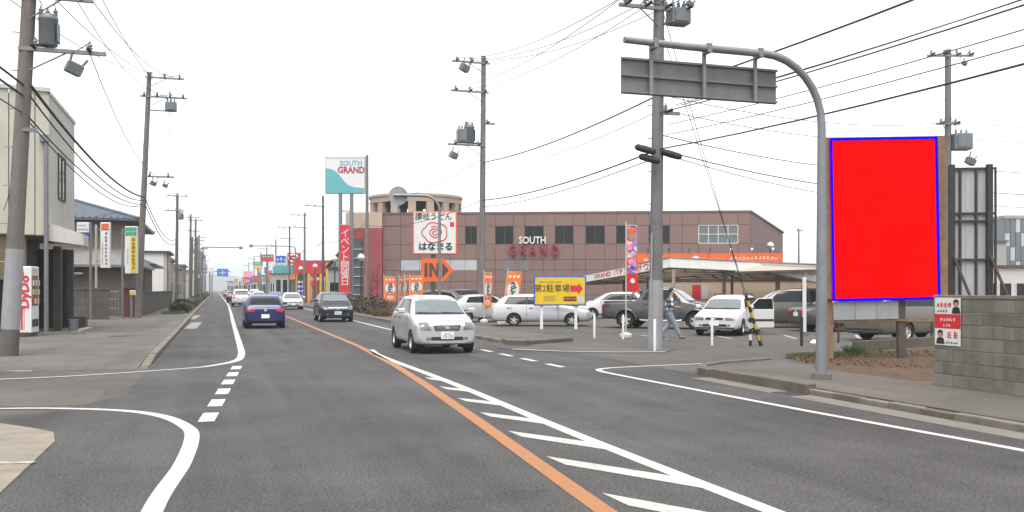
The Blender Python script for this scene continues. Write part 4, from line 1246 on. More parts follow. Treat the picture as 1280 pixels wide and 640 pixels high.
# planting bed under the billboard
bed = [(11.25, 12.7), (11.25, 15.6), (12.0, 16.35), G(1050, 449), G(1110, 445), (18.6, 20.2), (19.2, 15.5), (15, 12.9)]
bp_ = MB(); cxy = Vector((14.5, 16.2))
ring2 = [Vector(p).lerp(cxy, .12) for p in bed]
nb_ = len(bed)
bp_.add([(p[0], p[1], .1) for p in bed] + [(p.x, p.y, .16) for p in ring2] + [(cxy.x, cxy.y, .19)],
        [(i, (i + 1) % nb_, nb_ + (i + 1) % nb_, nb_ + i) for i in range(nb_)] + [(nb_ + i, nb_ + (i + 1) % nb_, 2 * nb_) for i in range(nb_)])
struct('soil_bed', bp_, 'soil')
def blades(n, cx, cy, rx, ry, h0, h1, z, seed, flat=.5):
    r = random.Random(seed); mb = MB()
    for _ in range(n):
        a = r.uniform(0, 6.283); q = math.sqrt(r.random())
        x = cx + rx * q * math.cos(a); y = cy + ry * q * math.sin(a)
        h = r.uniform(h0, h1); b = r.uniform(0, 6.283); ln = r.uniform(.1, flat) * h
        wv = r.uniform(.006, .014)
        dx, dy = math.cos(b), math.sin(b)
        mb.add([(x - dy * wv, y + dx * wv, z), (x + dy * wv, y - dx * wv, z), (x + dx * ln * .5, y + dy * ln * .5, z + h * .65), (x + dx * ln, y + dy * ln, z + h)], [(0, 1, 2), (1, 3, 2)])
    return mb
o = link('dry_grass', blades(9000, 14.6, 16.0, 3.1, 2.6, .02, .085, .145, 3, 2.2), 'straw'); o['kind'] = 'stuff'; tag(o, 'dry brown grass litter on the bed under the billboard', 'dry grass')
gx, gy = G(1067, 451)
o = link('grass_tuft', blades(320, gx, gy, .2, .16, .1, .27, .12, 4, .9), 'leaf_green'); tag(o, 'small bright green grass tuft behind the billboard post', 'grass')
o = link('grass_strip', blades(2600, gx - .8, gy - .15, 1.1, .4, .05, .13, .11, 5, .9), 'leaf_green'); o['kind'] = 'stuff'; tag(o, 'low green grass strip behind the grey sign post', 'grass')
ke = thing('edging', 'dark low concrete edging behind the planting bed', 'edging', (0, 0, 0))
ep = [G(1068, 444), G(1110, 441), G(1170, 437)]
for p, q in zip(ep, ep[1:]):
    a_ = Vector(p); b_ = Vector(q); m_ = (a_ + b_) / 2
    link('edging_stone', MB().box((m_.x, m_.y, .2), ((b_ - a_).length - .02, .15, .3), Matrix.Rotation(math.atan2(b_.y - a_.y, b_.x - a_.x), 3, 'Z')), 'kerb_dirty', ke)
# guard rail behind the billboard
rl = thing('guard_rail', 'low rusty pipe rail behind the red billboard', 'rail', (*GD(1036, 28.6), 0), -A)
link('rail', MB().cyl((0, 0, .68), (3.45, 0, .66), .035, n=8), 'wood', rl)
for xx in (.3, 3.2):
    link('post', MB().cyl((xx, 0, 0), (xx, 0, .68), .035, n=8), 'dark_steel', rl)

# ================================================================== LEFT: CREAM BUILDING, VENDING MACHINE
cb = thing('cream_building', 'cream metal clad two storey building with white slab canopy behind the vending machine', 'building', (-5.6, 35.8, .1))
HB = 8.4; FL = 3.45
link('core', MB().span(-13.9, -.06, .06, 6.2, FL, HB - .1), 'plaster_grey', cb)
pan = MB().bevbox(0, .375, -.0, .06, FL, HB + .25, .02).mesh('siding_panel')
for k in range(34):
    link('siding_panel', pan, 'cream_siding', cb, (-.42 - .41 * k, -.005 + .004 * (k % 2), .012 * k))
link('road_wall', MB().span(-.06, 0, -.0, 6.2, FL, HB), 'cream_plain', cb)
link('roof_edge', MB().add([(-14, -.08, HB + .66), (.03, -.08, HB + .24), (.03, -.08, HB + .1), (-14, -.08, HB + .5), (-14, .1, HB + .66), (.03, .1, HB + .24), (.03, .1, HB + .1), (-14, .1, HB + .5)],
     [(0, 1, 2, 3), (4, 7, 6, 5), (0, 4, 5, 1), (1, 5, 6, 2), (3, 2, 6, 7), (0, 3, 7, 4)]), 'white_slab', cb)
link('roof_edge', MB().span(-.1, .04, .1, 6.25, HB, HB + .14), 'white_slab', cb)
link('roof', MB().span(-13.9, -.1, .1, 6.2, HB - .1, HB + .02), 'tile_grey', cb)
wd = link('window', MB().span(.0, .02, 2.0, 3.5, 5.0, 6.55), 'glass_dark', cb)
for sp in ((1.92, 2.0, 4.92, 6.63), (3.5, 3.58, 4.92, 6.63), (2.7, 2.78, 5.0, 6.55)):
    link('window_frame', MB().span(0, .05, *sp), 'frame_dark', wd)
for sp in ((2.0, 3.5, 4.92, 5.0), (2.0, 3.5, 6.55, 6.63)):
    link('window_frame', MB().span(0, .05, *sp), 'frame_dark', wd)
link('canopy_slab', MB().plate([(-.06, 3.28), (1.12, 3.12), (1.12, 3.52), (-.06, 3.92)], -.02, 1.3), 'white_slab', cb)
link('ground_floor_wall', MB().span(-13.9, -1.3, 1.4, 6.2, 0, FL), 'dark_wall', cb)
link('wall_panel', MB().span(-1.75, -.75, .2, .26, 1.9, FL), 'olive_panel', cb)
link('wall_panel', MB().span(-4.5, -1.95, .2, .26, 0, FL), 'olive_panel', cb)
link('red_shutter', MB().span(-3.4, -2.0, .15, .19, .3, 3.3), 'orange', cb)
for (xx, yy) in ((-.15, 2.9), (-.15, 6.0), (-.9, 6.0)):
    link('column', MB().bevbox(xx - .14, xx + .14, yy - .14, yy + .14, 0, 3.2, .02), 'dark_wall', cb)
link('recess_shade_sheet', MB().span(-1.3, -.2, 5.6, 5.75, 0, 3.2), 'recess_shade', cb)  # near-black sheet: shade of the open ground floor painted in
link('downpipe', MB().cyl((-.06, -.14, 0), (-.06, -.14, 6.7), .075, n=10), 'galv', cb)
link('rain_hopper', MB().bevbox(-.26, .02, -.26, -.02, 6.7, 7.0, .03), 'galv', cb)
link('stored_crate', MB().bevbox(.0, .5, 5.4, 6.2, 0, .45, .02), 'dark_wall', cb)
link('door_step', MB().span(-4, 1.2, -.6, -.3, -.1, .06), 'kerb', cb)
vx, vy = G(36.5, 424)
vm = thing('vending_machine', 'white drink vending machine with red lettering on its side', 'vending machine', (vx - .1, vy, .12), -.1)
link('cabinet', MB().bevbox(-.3, .16, -.33, .5, .1, 2.3, .03), 'white', vm)
link('foot', MB().span(-.28, .24, -.3, .48, 0, .1), 'dark_wall', vm)
fr = link('front_door', MB().bevbox(.165, .26, -.34, .51, .1, 2.3, .02), 'white', vm)
link('display_window', MB().span(.26, .268, -.26, .42, 1.0, 2.0), 'glass_mid', fr)
for r in range(3):
    for k in range(6):
        link('drink_can', MB().cyl((.29, -.22 + .125 * k, 1.06 + .3 * r), (.29, -.22 + .125 * k, 1.24 + .3 * r), .03, n=8), ('redsign', 'offwhite', 'yellow2', 'green', 'offwhite')[(r * 2 + k) % 5], fr)
link('top_sign', MB().span(.26, .27, -.28, .44, 2.05, 2.24), 'offwhite', fr)
link('dispense_tray', MB().span(.26, .28, -.24, .4, .3, .55), 'car_trim', fr)
link('red_stripe', MB().span(-.06, .0, -.336, -.33, .2, .98), 'redsign', vm)
link('red_stripe', MB().span(.03, .05, -.336, -.33, .2, .98), 'redsign', vm)
text('lettering', 'DyDo', .42, 'redsign', vm, (.06, -.345, 1.46), (math.pi / 2, -math.pi / 2, 0), bold=.018, sx=1.05, ext=.014)
link('lettering', MB().span(-.02, .03, -.338, -.33, 1.92, 2.14), 'redsign', vm)
ub = thing('umbrella_bin', 'small grey bin by the columns of the cream building', 'bin', (-5.05, 37.6, .1))
link('bucket', MB().lathe([(.14, 0), (.18, .42), (.2, .42), (.2, .45), (.16, .45), (.13, .04)], n=12), 'galv', ub)

# ================================================================== LEFT: TILED HOUSE, WALLS, SIGNS
hs = thing('tiled_house', 'two storey house with blue grey tiled hip roof behind the vertical signs', 'house', (-5.2, 60, .1))
link('wall', MB().span(-9, 0, 0, 13, 0, 5.7), 'plaster_grey', hs)
def hip(x0, x1, y0, y1, z0, z1, ov, inset):
    mb = MB(); a, b, c, d = x0 - ov, x1 + ov, y0 - ov, y1 + ov
    mx = (a + b) / 2
    mb.add([(a, c, z0), (b, c, z0), (b, d, z0), (a, d, z0), (mx, c + inset, z1), (mx, d - inset, z1), (a, c, z0 - .14), (b, c, z0 - .14), (b, d, z0 - .14), (a, d, z0 - .14)],
           [(0, 1, 4), (1, 2, 5, 4), (2, 3, 5), (3, 0, 4, 5), (0, 6, 7, 1), (1, 7, 8, 2), (2, 8, 9, 3), (3, 9, 6, 0), (6, 9, 8, 7)])
    return mb, mx, c + inset, d - inset
mb, mx, ya, yb = hip(-9, 0, 0, 13, 5.8, 7.5, .8, 4.2)
rf = link('roof', mb, 'tile_blue', hs)
link('ridge_cap', MB().cyl((mx, ya - .1, 7.52), (mx, yb + .1, 7.52), .14, n=8), 'tile_blue', rf)
for (p, q) in (((-9.8, -.8, 5.82), (mx, ya, 7.52)), ((.8, -.8, 5.82), (mx, ya, 7.52)), ((.8, 13.8, 5.82), (mx, yb, 7.52))):
    link('ridge_cap', MB().cyl(p, q, .1, n=8), 'tile_blue', rf)
for k in range(40):                                   # tile courses running down the roof, road side and near side
    yy = -.6 + .36 * k
    u = min(1, max(.06, min((yy + .8) / 5.0, (13.8 - yy) / 5.0)))
    link('tile_roll', MB().cyl((.8, yy, 5.81), (.8 - 5.3 * u, yy, 5.81 + 1.7 * u), .05, n=6), 'tile_blue', rf)
for k in range(26):
    xx = -9.5 + .38 * k
    u = 1 - abs(xx - mx) / 5.3
    if u > .05: link('tile_roll', MB().cyl((xx, -.8, 5.81), (xx, -.8 + 5.0 * u, 5.81 + 1.7 * u), .05, n=6), 'tile_blue', rf)
lr = link('lower_roof', MB().add([(-9, -2.2, 3.0), (1.1, -2.2, 3.0), (0, 0, 4.0), (-9, 0, 4.0), (1.1, 9, 3.0), (0, 9, 4.0), (-9, -2.2, 2.85), (1.1, -2.2, 2.85), (1.1, 9, 2.85)],
     [(0, 1, 2, 3), (1, 4, 5, 2), (0, 6, 7, 1), (1, 7, 8, 4)]), 'tile_grey', hs)
link('porch_wall', MB().span(-8.5, .3, -1.6, -.02, 0, 2.85), 'plaster_brown', hs)
for sp in ((-6.8, -5.0), (-3.6, -2.2)):
    w_ = link('window', MB().span(sp[0], sp[1], -1.64, -1.6, 1.2, 2.4), 'glass_mid', hs)
    link('window_frame', MB().span(sp[0], sp[1], -1.67, -1.64, 2.4, 2.48).span((sp[0] + sp[1]) / 2 - .03, (sp[0] + sp[1]) / 2 + .03, -1.67, -1.64, 1.2, 2.4), 'frame_white', w_)
    link('awning', MB().box((sum(sp) / 2, -1.85, 2.5), (sp[1] - sp[0] + .2, .5, .05)), 'offwhite', w_)
w_ = link('window', MB().span(0, .03, 4, 6, 4.3, 5.4), 'glass_mid', hs)
link('window_frame', MB().span(0, .05, 3.94, 4.0, 4.3, 5.4).span(0, .05, 6.0, 6.06, 4.3, 5.4).span(0, .05, 4.97, 5.03, 4.3, 5.4), 'frame_white', w_)
h2 = thing('tiled_house', 'low house with dark tiled eaves just beyond the two storey tiled house', 'house', (-4.9, 75.5, .1))
link('wall', MB().span(-6, -.3, 0, 9, 0, 3.4), 'plaster_brown', h2)
mb, mx, ya, yb = hip(-6, -.3, 0, 9, 3.5, 5.0, .9, 2.5)
rf = link('roof', mb, 'tile_blue', h2)
link('ridge_cap', MB().cyl((mx, ya, 5.02), (mx, yb, 5.02), .12, n=8), 'tile_blue', rf)
gw = thing('garden_wall', 'dark stained block wall in front of the tiled house', 'wall', (0, 0, .1))
def brickmat():
    m = mat('old_blocks', (.1, .09, .078), .95, var=.3, scale=1.2, streak=.6, bump=.3)
    return m
brickmat()
def wall_run(p, q, h, root, m='old_blocks', th=.15):
    a = Vector(p); b = Vector(q); c = (a + b) / 2; R_ = Matrix.Rotation(math.atan2(b.y - a.y, b.x - a.x), 3, 'Z'); le = (b - a).length
    n = max(1, round(le / 2.0))
    for k in range(n):
        cc = a + (b - a) * ((k + .5) / n)
        for r in range(4):
            link('block_course', MB().box((cc.x, cc.y, h * (r + .5) / 4), (le / n - .02, th - .012 * (r % 2), h / 4 - .012), R_), m, root)
    link('coping', MB().box((c.x, c.y, h + .04), (le + .05, th + .08, .08), R_), m, root)
    link('mortar_core', MB().box((c.x, c.y, h / 2), (le - .04, th - .05, h - .02), R_), 'mortar', root)
wall_run((-9.5, 52.5), (-5.3, 52.2), 1.55, gw)
gw2 = thing('garden_wall', 'long grey block wall along the left pavement beyond the second leaning pole', 'wall', (0, 0, .1))
wall_run((-4.25, 57), (-4.0, 92), 1.35, gw2)
gw3 = thing('garden_wall', 'reddish brown gate wall beside the green and yellow sign', 'wall', (0, 0, .1))
mat('rust_wall', (.11, .045, .03), .9, var=.2, scale=2, streak=.4)
wall_run((-4.9, 55.5), (-4.3, 55.6), 1.6, gw3, 'rust_wall')
ba = thing('barrier', 'tubular steel barrier on the pavement between the sign posts', 'barrier', (*G(123, 399), .1), -A)
for xx in (0, .55, .95, 1.15):
    link('post', MB().cyl((xx, 0, 0), (xx, 0, 1.45 if xx != .55 else 1.4), .035, n=8), 'galv', ba)
for zz in (.5, 1.0, 1.43):
    link('rail', MB().cyl((.55 if zz < 1.2 else 0, 0, zz), (1.15, 0, zz), .03, n=8), 'galv', ba)

def vsign(label, px0, px1, py0, py1, d, postpx, rz=0.0, pm_='galv'):
    s = d / FPX
    x, y, z = P((px0 + px1) / 2, py1, d)
    t = thing('signboard', label, 'sign', (x, y, .1), -A + rz, 'vertical signs by the house')
    wd = (px1 - px0) * s; h = (py1 - py0) * s
    z -= .1
    link('box', MB().bevbox(-wd / 2, wd / 2, -.09, .09, z, z + h, .02), 'white', t)
    dx = (postpx - (px0 + px1) / 2) * s
    link('post', MB().cyl((dx, .02, -.1), (dx, .02, z + h * .95), .06, n=10), pm_, t)
    for q in (.15, .85):
        link('bracket', MB().box((dx / 2, .0, z + h * q), (abs(dx) + .05, .04, .05)), 'galv', t)
    return t, wd, z, h
t, wd, z, h = vsign('white vertical signboard with a red square at its top', 126.5, 138, 278, 335, 49.5, 120, pm_='beige')
link('red_square', MB().span(-wd * .4, wd * .4, -.1, -.09, z + h * .86, z + h * .97), 'orange', t)
link('dark_stripe', MB().span(-wd * .4, wd * .4, -.1, -.09, z + h * .83, z + h * .85), 'ink', t)
glyphs('lettering', 9, .18, 'ink', t, wd * .12, -.094, z + h * .76, True, 21)
glyphs('lettering', 12, .09, 'ink_soft', t, -wd * .28, -.094, z + h * .55, True, 22)
t, wd, z, h = vsign('vertical signboard with green top and yellow panel beside the leaning pole', 157, 172, 283, 342, 49.0, 153)
link('green_panel', MB().span(-wd * .46, wd * .46, -.1, -.09, z + h * .8, z + h * .98), 'green', t)
link('yellow_panel', MB().span(-wd * .02, wd * .46, -.1, -.09, z + h * .02, z + h * .78), 'yellow', t)
glyphs('lettering', 8, .19, 'ink', t, wd * .22, -.104, z + h * .72, True, 23)
glyphs('lettering', 9, .08, 'ink_soft', t, -wd * .25, -.094, z + h * .5, True, 24)
glyphs('lettering', 4, .1, 'white', t, -wd * .25, -.104, z + h * .89, False, 25)
t, wd, z, h = vsign('small white signs with blue print on a pole at the canopy corner', 97, 112, 278, 291, 47, 113)
glyphs('lettering', 4, .09, 'blue', t, -.2, -.094, z + h * .7, False, 26)
glyphs('lettering', 4, .12, 'blue', t, -.2, -.094, z + h * .32, False, 27)
link('blue_plate', MB().span(.02, .3, -.08, -.02, z - .42, z - .06), 'blue', t)
t, wd, z, h = vsign('small yellow plate low on the post right of the green and yellow sign', 163, 169, 363, 369, 48.5, 164)
link('yellow_panel', MB().span(-wd * .45, wd * .45, -.1, -.09, z + .03, z + h - .03), 'yellow2', t)
wb_ = thing('white_building', 'plain white sided shed wall beyond the tiled house', 'building', (-4.4, 92.5, .1))
link('wall', MB().span(-3.4, -.3, 0, 8, 0, 5.0), 'white', wb_)
link('road_wall', MB().span(-.3, 0, .02, 8, 0, 5.0), 'beige', wb_)
link('roof', MB().span(-3.7, .3, -.2, 8.2, 5.0, 5.2), 'frame_dark', wb_)
w_ = link('window', MB().span(0, .04, 1.2, 4.4, 2.6, 4.2), 'glass_dark', wb_)
link('window_frame', MB().span(0, .06, 2.75, 2.85, 2.6, 4.2), 'frame_white', w_)
link('downpipe', MB().cyl((.05, .4, 0), (.05, .4, 5), .05, n=8), 'galv', wb_)

# ================================================================== HEDGES AND SMALL PLANTS
def foliage(n, boxes, size, seed, jitter=.0):
    r = random.Random(seed); mb = MB()
    for _ in range(n):
        x0, x1, y0, y1, z0, z1 = r.choice(boxes)
        for _t in range(6):
            x = r.uniform(x0, x1); y = r.uniform(y0, y1); z = z0 + (z1 - z0) * r.random() ** .7
            u = (x - (x0 + x1) / 2) / ((x1 - x0) / 2)
            lump = .78 + .22 * math.sin(y * 2.1 + x * 3) * math.cos(y * .9 + 1.3)
            if (z - z0) / (z1 - z0) < lump * (1 - .35 * u * u): break
        s = size * r.uniform(.6, 1.4)
        a = r.uniform(0, 6.283); b = r.uniform(-1.2, 1.2)
        ux, uy, uz = math.cos(a) * s, math.sin(a) * s, math.sin(b) * s
        vx, vy, vz = -math.sin(a) * s * .5, math.cos(a) * s * .5, r.uniform(-.4, .4) * s
        mb.add([(x - ux, y - uy, z - uz), (x + vx, y + vy, z + vz), (x + ux, y + uy, z + uz), (x - vx, y - vy, z - vz)], [(0, 1, 2, 3)])
    return mb
def hedge(label, x0, x1, y0, y1, h, m, n, size, seed, stems=6):
    t = thing('hedge', label, 'hedge', ((x0 + x1) / 2, y0, .1), 0, 'roadside hedges')
    wx = (x1 - x0) / 2; L_ = y1 - y0
    bx = []
    k = 0
    while k * 2.2 < L_:
        hh = h * RND.uniform(.75, 1.1)
        bx.append((-wx * RND.uniform(.8, 1.1), wx * RND.uniform(.8, 1.1), k * 2.2 - .3, min(L_, k * 2.2 + 2.5), .02, hh)); k += 1
    link('foliage', foliage(n, bx, size, seed), m, t)
    mb = MB()
    for k in range(stems):
        yy = L_ * (k + .5) / stems
        link('stem', MB().cyl((0, yy, 0), (RND.uniform(-.1, .1), yy, h * .7), .04, .015, n=5), 'bark', t)
    return t
hedge('rounded dark bush at the near end of the left hedge', -2.9, -1.75, 64.5, 68, 1.0, 'leaf_dark', 6500, .055, 1, 3)
hedge('long brown green roadside hedge on the left kerb', -2.7, -1.7, 69, 135, .9, 'leaf_brown', 16000, .09, 2, 12)
hedge('further hedge along the left kerb towards the blue road sign', -2.6, -1.7, 138, 240, 1.0, 'leaf_dark', 5000, .2, 3, 8)
hedge('clipped brown hedge on the right kerb behind the black compact car', 9.0, 10.3, 56, 78, 1.15, 'leaf_brown', 11000, .065, 4, 8)
o = link('dry_grass', blades(1200, 9.3, 54, .5, 1.6, .15, .5, .1, 8, 1.0), 'straw'); o['kind'] = 'stuff'; tag(o, 'pale dry grass at the near end of the right hedge', 'dry grass')
o = link('weeds', blades(700, -2.6, 62.5, .7, 1.8, .05, .25, .1, 9, 1.0), 'leaf_green'); o['kind'] = 'stuff'; tag(o, 'green weeds at the foot of the rounded bush on the left', 'weeds')
def sapling(label, x, y, h, seed):
    r = random.Random(seed)
    t = thing('bare_sapling', label, 'tree', (x, y, .1), 0, 'bare saplings')
    mb = MB().cyl((0, 0, 0), (.05, 0, h), .05, .015, n=7)
    link('trunk', mb, 'bark', t)
    cr = MB()
    for k in range(16):
        z = h * r.uniform(.4, .98); a = r.uniform(0, 6.28); le = r.uniform(.3, .8)
        e = Vector((math.cos(a) * le * .6, math.sin(a) * le * .6, z + le * .7))
        cr.cyl((.04 * z / h, 0, z), e, .014, .005, n=5)
        for j in range(3):
            e2 = e + Vector((r.uniform(-.2, .2), r.uniform(-.2, .2), r.uniform(.1, .35)))
            cr.cyl(e.lerp(Vector((.04, 0, z)), .3 * j), e2, .007, .003, n=4)
    link('crown', cr, 'bark', t)
sapling('thin bare sapling in front of the red wall of the brown building', *GD(471, 62), 3.0, 2)
sapling('thin bare sapling between the globe lamps and the red banner', *GD(463, 66), 2.4, 5)

# ================================================================== SOUTH GRAND BUILDING
x0, y0 = GD(433, 84.3); x1, y1 = GD(938, 81.5)
ANG = math.atan2(y1 - y0, x1 - x0)
BL = math.hypot(x1 - x0, y1 - y0)
sg = thing('brown_building', 'long two storey brown panelled hall with white and red rooftop lettering', 'building', (x0, y0, 0), ANG)
k_ = BL / (938 - 433)                                 # metres along the facade per measured pixel
fx = lambda px: (px - 433) * k_
BH = 8.68
zz_ = lambda py: CAMH + (CY - py) * 82.6 / FPX
rows = [0, 1.15, zz_(352), zz_(337.5), zz_(324.5), zz_(305), zz_(282), BH - .18]
joints = [480]
pxj = 480
wins = [(585, 600), (623, 646), (660, 684), (698, 721), (736, 760), (774, 798), (814, 840)]
xs = [480, 503, 527, 548, 566] + [v for a, b in wins for v in (a, b)] + [855, 875, 923, 938]
xs = sorted(set(xs))
side = [GD(938, 81.5), GD(979, 112)]
# core volume (footprint follows the measured corners), behind the panels
def loc_of(p):
    dx, dy = p[0] - x0, p[1] - y0
    return (dx * math.cos(ANG) + dy * math.sin(ANG), -dx * math.sin(ANG) + dy * math.cos(ANG))
foot = [(.3, .08), (BL - .02, .08), loc_of(GD(978, 112)), (BL * .5, 34), (2, 30), (.3, 12)]
link('core', MB().prism(foot, 0, BH - .2), 'brown_joint', sg)
link('roof', MB().prism([(.1, -.06), (BL + .1, -.06), (foot[2][0] + .3, foot[2][1] + .2), (BL * .5, 34.2), (1.8, 30.2), (.1, 12)], BH - .18, BH), 'coping', sg)
sidep = loc_of(GD(978, 112))
dv = Vector(sidep) - Vector((BL, .08)); sl = dv.length; dv.normalize(); nv = Vector((dv.y, -dv.x))
for k in range(8):
    a_ = Vector((BL, .08)) + dv * (sl * k / 8 + .01); b_ = Vector((BL, .08)) + dv * (sl * (k + 1) / 8 - .01)
    for zA, zB in ((0, 3), (3, 6), (6, BH - .2)):
        q = [a_, b_, b_ + nv * .06, a_ + nv * .06]
        link('facade_panel', MB().prism([(v.x, v.y) for v in q], zA + .01, zB - .01), 'brown_side', sg)
g = .018
iswin = lambda a, b: any(abs(a - w0) < 1 and abs(b - w1) < 1 for w0, w1 in wins)
for a, b in zip(xs, xs[1:]):
    for r, (zA, zB) in enumerate(zip(rows, rows[1:])):
        X0, X1 = fx(a) + g, fx(b) - g
        m = 'brown_panel'
        if r == 5 and (iswin(a, b) or (a, b) == (875, 923)):
            n_ = 4 if a == 875 else 2
            wi = link('window', MB().span(X0 + .02, X1 - .02, .05, .07, zA, zB), 'glass_dark' if a != 875 else 'glass_mid', sg)
            fm = 'frame_white' if a == 875 else 'frame_dark'
            for j in range(n_ + 1):
                xx = X0 + (X1 - X0) * j / n_
                link('window_frame', MB().span(xx - .03, xx + .03, -.01, .05, zA, zB), fm, wi)
            for zf in ((zA, zA + .06), (zB - .06, zB)) + (((zA + zB) / 2 - .03, (zA + zB) / 2 + .03),) * (a == 875):
                link('window_frame', MB().span(X0 + .03, X1 - .03, -.005, .048, *zf), fm, wi)
            continue
        if r == 3 and a >= 503 and b <= 600:
            wi = link('window', MB().span(X0, X1, .0, .04, zA, zB), 'glass_pale', sg)
            continue
        if a >= 814 and r < 3: m = 'cream_band' if r == 1 else 'brown_panel'
        link('facade_panel', MB().span(X0, X1, -.02, .075, zA + g, zB - g), m, sg)
for px in (640, 660):
    link('louvre', MB().span(fx(px) - .45, fx(px) + .45, -.05, -.02, zz_(338), zz_(325)), 'sign_back', sg)
# red and cream end block
link('end_block', MB().span(.0, fx(480) - .02, -.35, .07, zz_(284), BH + .02), 'cream_band', sg)
link('end_block', MB().span(fx(456), fx(480) - .02, -.35, .07, .0, zz_(284) - .02), 'pinkred', sg)
link('end_block', MB().span(.0, fx(456) - .02, -.35, .07, zz_(298), zz_(284) - .02), 'pinkred', sg)
link('end_pier', MB().span(.0, fx(437.5), -.3, .06, 0, zz_(298) - .02), 'pinkred', sg)
for k in range(7):
    zA = zz_(298) - .1 - k * .83
    if zA < .9: break
    link('stair_window', MB().span(fx(438), fx(455), -.1, -.06, zA - .78, zA), 'glass_mid', sg)
    link('stair_transom', MB().span(fx(438), fx(455), -.2, -.05, zA, zA + .06), 'frame_white', sg)
link('base_band', MB().span(fx(480), BL, -.06, -.021, 0, .55), 'brown_joint', sg)
text('lettering', 'SOUTH', .9, 'white', sg, (fx(670), -.16, zz_(300.5)), bold=.02, ext=.06, sx=.83)
text('lettering', 'GRAND', 1.3, 'letter_red', sg, (fx(671.5), -.2, zz_(313)), bold=.012, ext=.08, sx=.78, space=1.5)
lp = thing('wall_lamp', 'round white globe lamp on the right corner of the brown building', 'lamp', (*GD(963, 90), 0))
link('post', MB().cyl((0, 0, 0), (0, 0, 5.6), .06, n=8), 'black_metal', lp)
link('globe', MB().lathe([(.02, 5.55), (.25, 5.7), (.36, 5.95), (.25, 6.2), (.02, 6.32)], n=14), 'white', lp, sm=True)
# round open colonnade on the roof
tw = thing('roof_colonnade', 'round beige open colonnade rising behind the brown building', 'tower', (*GD(520, 101), 0))
RR = 5.0; zt_ = CAMH + (CY - 241) * 96 / FPX; zb_ = CAMH + (CY - 251) * 96 / FPX
link('ring_beam', MB().lathe([(RR - .5, zb_), (RR, zb_), (RR, zt_ - .25), (RR + .12, zt_ - .25), (RR + .12, zt_), (RR - .5, zt_), (RR - .5, zb_)], n=48), 'tower_beige', tw, sm=True)
link('drum', MB().cyl((0, 0, 0), (0, 0, BH + .3), RR - .2, n=40), 'tower_beige', tw)
for k in range(16):
    a_ = 2 * math.pi * k / 16 + .1
    link('column', MB().box(((RR - .25) * math.cos(a_), (RR - .25) * math.sin(a_), (BH + .3 + zb_) / 2), (.42, .8, zb_ - BH - .3), Matrix.Rotation(a_, 3, 'Z')), 'tower_beige', tw)
# orange banner board above the entrance side, lamps on it
ob = thing('orange_fascia', 'long orange sign fascia in front of the brown building above the car park canopy', 'sign', (*GD(792, 78), 0), ANG)
oL = math.hypot(GD(978, 77)[0] - GD(792, 78)[0], GD(978, 77)[1] - GD(792, 78)[1])
oz0 = CAMH + (CY - 331) * 78 / FPX; oz1 = CAMH + (CY - 317) * 78 / FPX
no = 6
for k in range(no):
    link('fascia_panel', MB().span(oL * k / no + .01, oL * (k + 1) / no - .01, -.1, .2, oz0, oz1), 'orange', ob)
link('fascia_frame', MB().span(0, oL, .2, .6, oz0 - .2, oz1 - .02), 'offwhite', ob)
for xx in (.3, oL * .33, oL * .66, oL - .3):
    link('support', MB().cyl((xx, .5, 0), (xx, .5, oz0 - .1), .1, n=8), 'offwhite', ob)
glyphs('lettering', 6, .45, 'white', ob, 1.0, -.105, (oz0 + oz1) / 2, False, 31)
glyphs('lettering', 7, .42, 'ink', ob, oL * .48, -.105, oz0 + .3, False, 32)
glyphs('lettering', 12, .3, 'white', ob, oL * .66, -.105, oz0 + .55, False, 33)
link('emblem', MB().lathe([(.3, -.11), (.3, -.1)], c=(oL * .42, 0, oz0 + .45), n=14, axis='y'), 'white', ob)
for k in range(7):
    xx = 1.2 + k * oL / 7.2
    sp_ = link('spotlight', MB().cyl((xx, -.5, oz1 + .35), (xx, -.2, oz1 + .25), .1, .05, n=8).cyl((xx, -.25, oz1 + .28), (xx, .1, oz1), .025, n=6), 'black_metal' if k < 4 else 'white', ob)
# cream back wall under the canopy
cw = thing('low_wall_building', 'low cream wall with posters seen under the car park canopy', 'wall', (*GD(815, 72), 0), ANG)
cl = (1022 - 815) / FPX * 72
link('wall', MB().span(0, cl, 0, .3, 0, 2.35), 'cream_band', cw)
for k, (a_, b_, m) in enumerate(((.24, .29, 'redsign'), (.295, .335, 'offwhite'), (.88, .92, 'orange'))):
    link('poster', MB().span(cl * a_, cl * b_, -.03, 0, .9, 2.0), m, cw)
link('coping', MB().span(-.1, cl + .1, -.1, .4, 2.35, 2.5), 'coping', cw)

mat('fascia_white', (.7, .68, .65), .6, var=.05, scale=1, streak=.25, dirt=(.42, .4, .36))
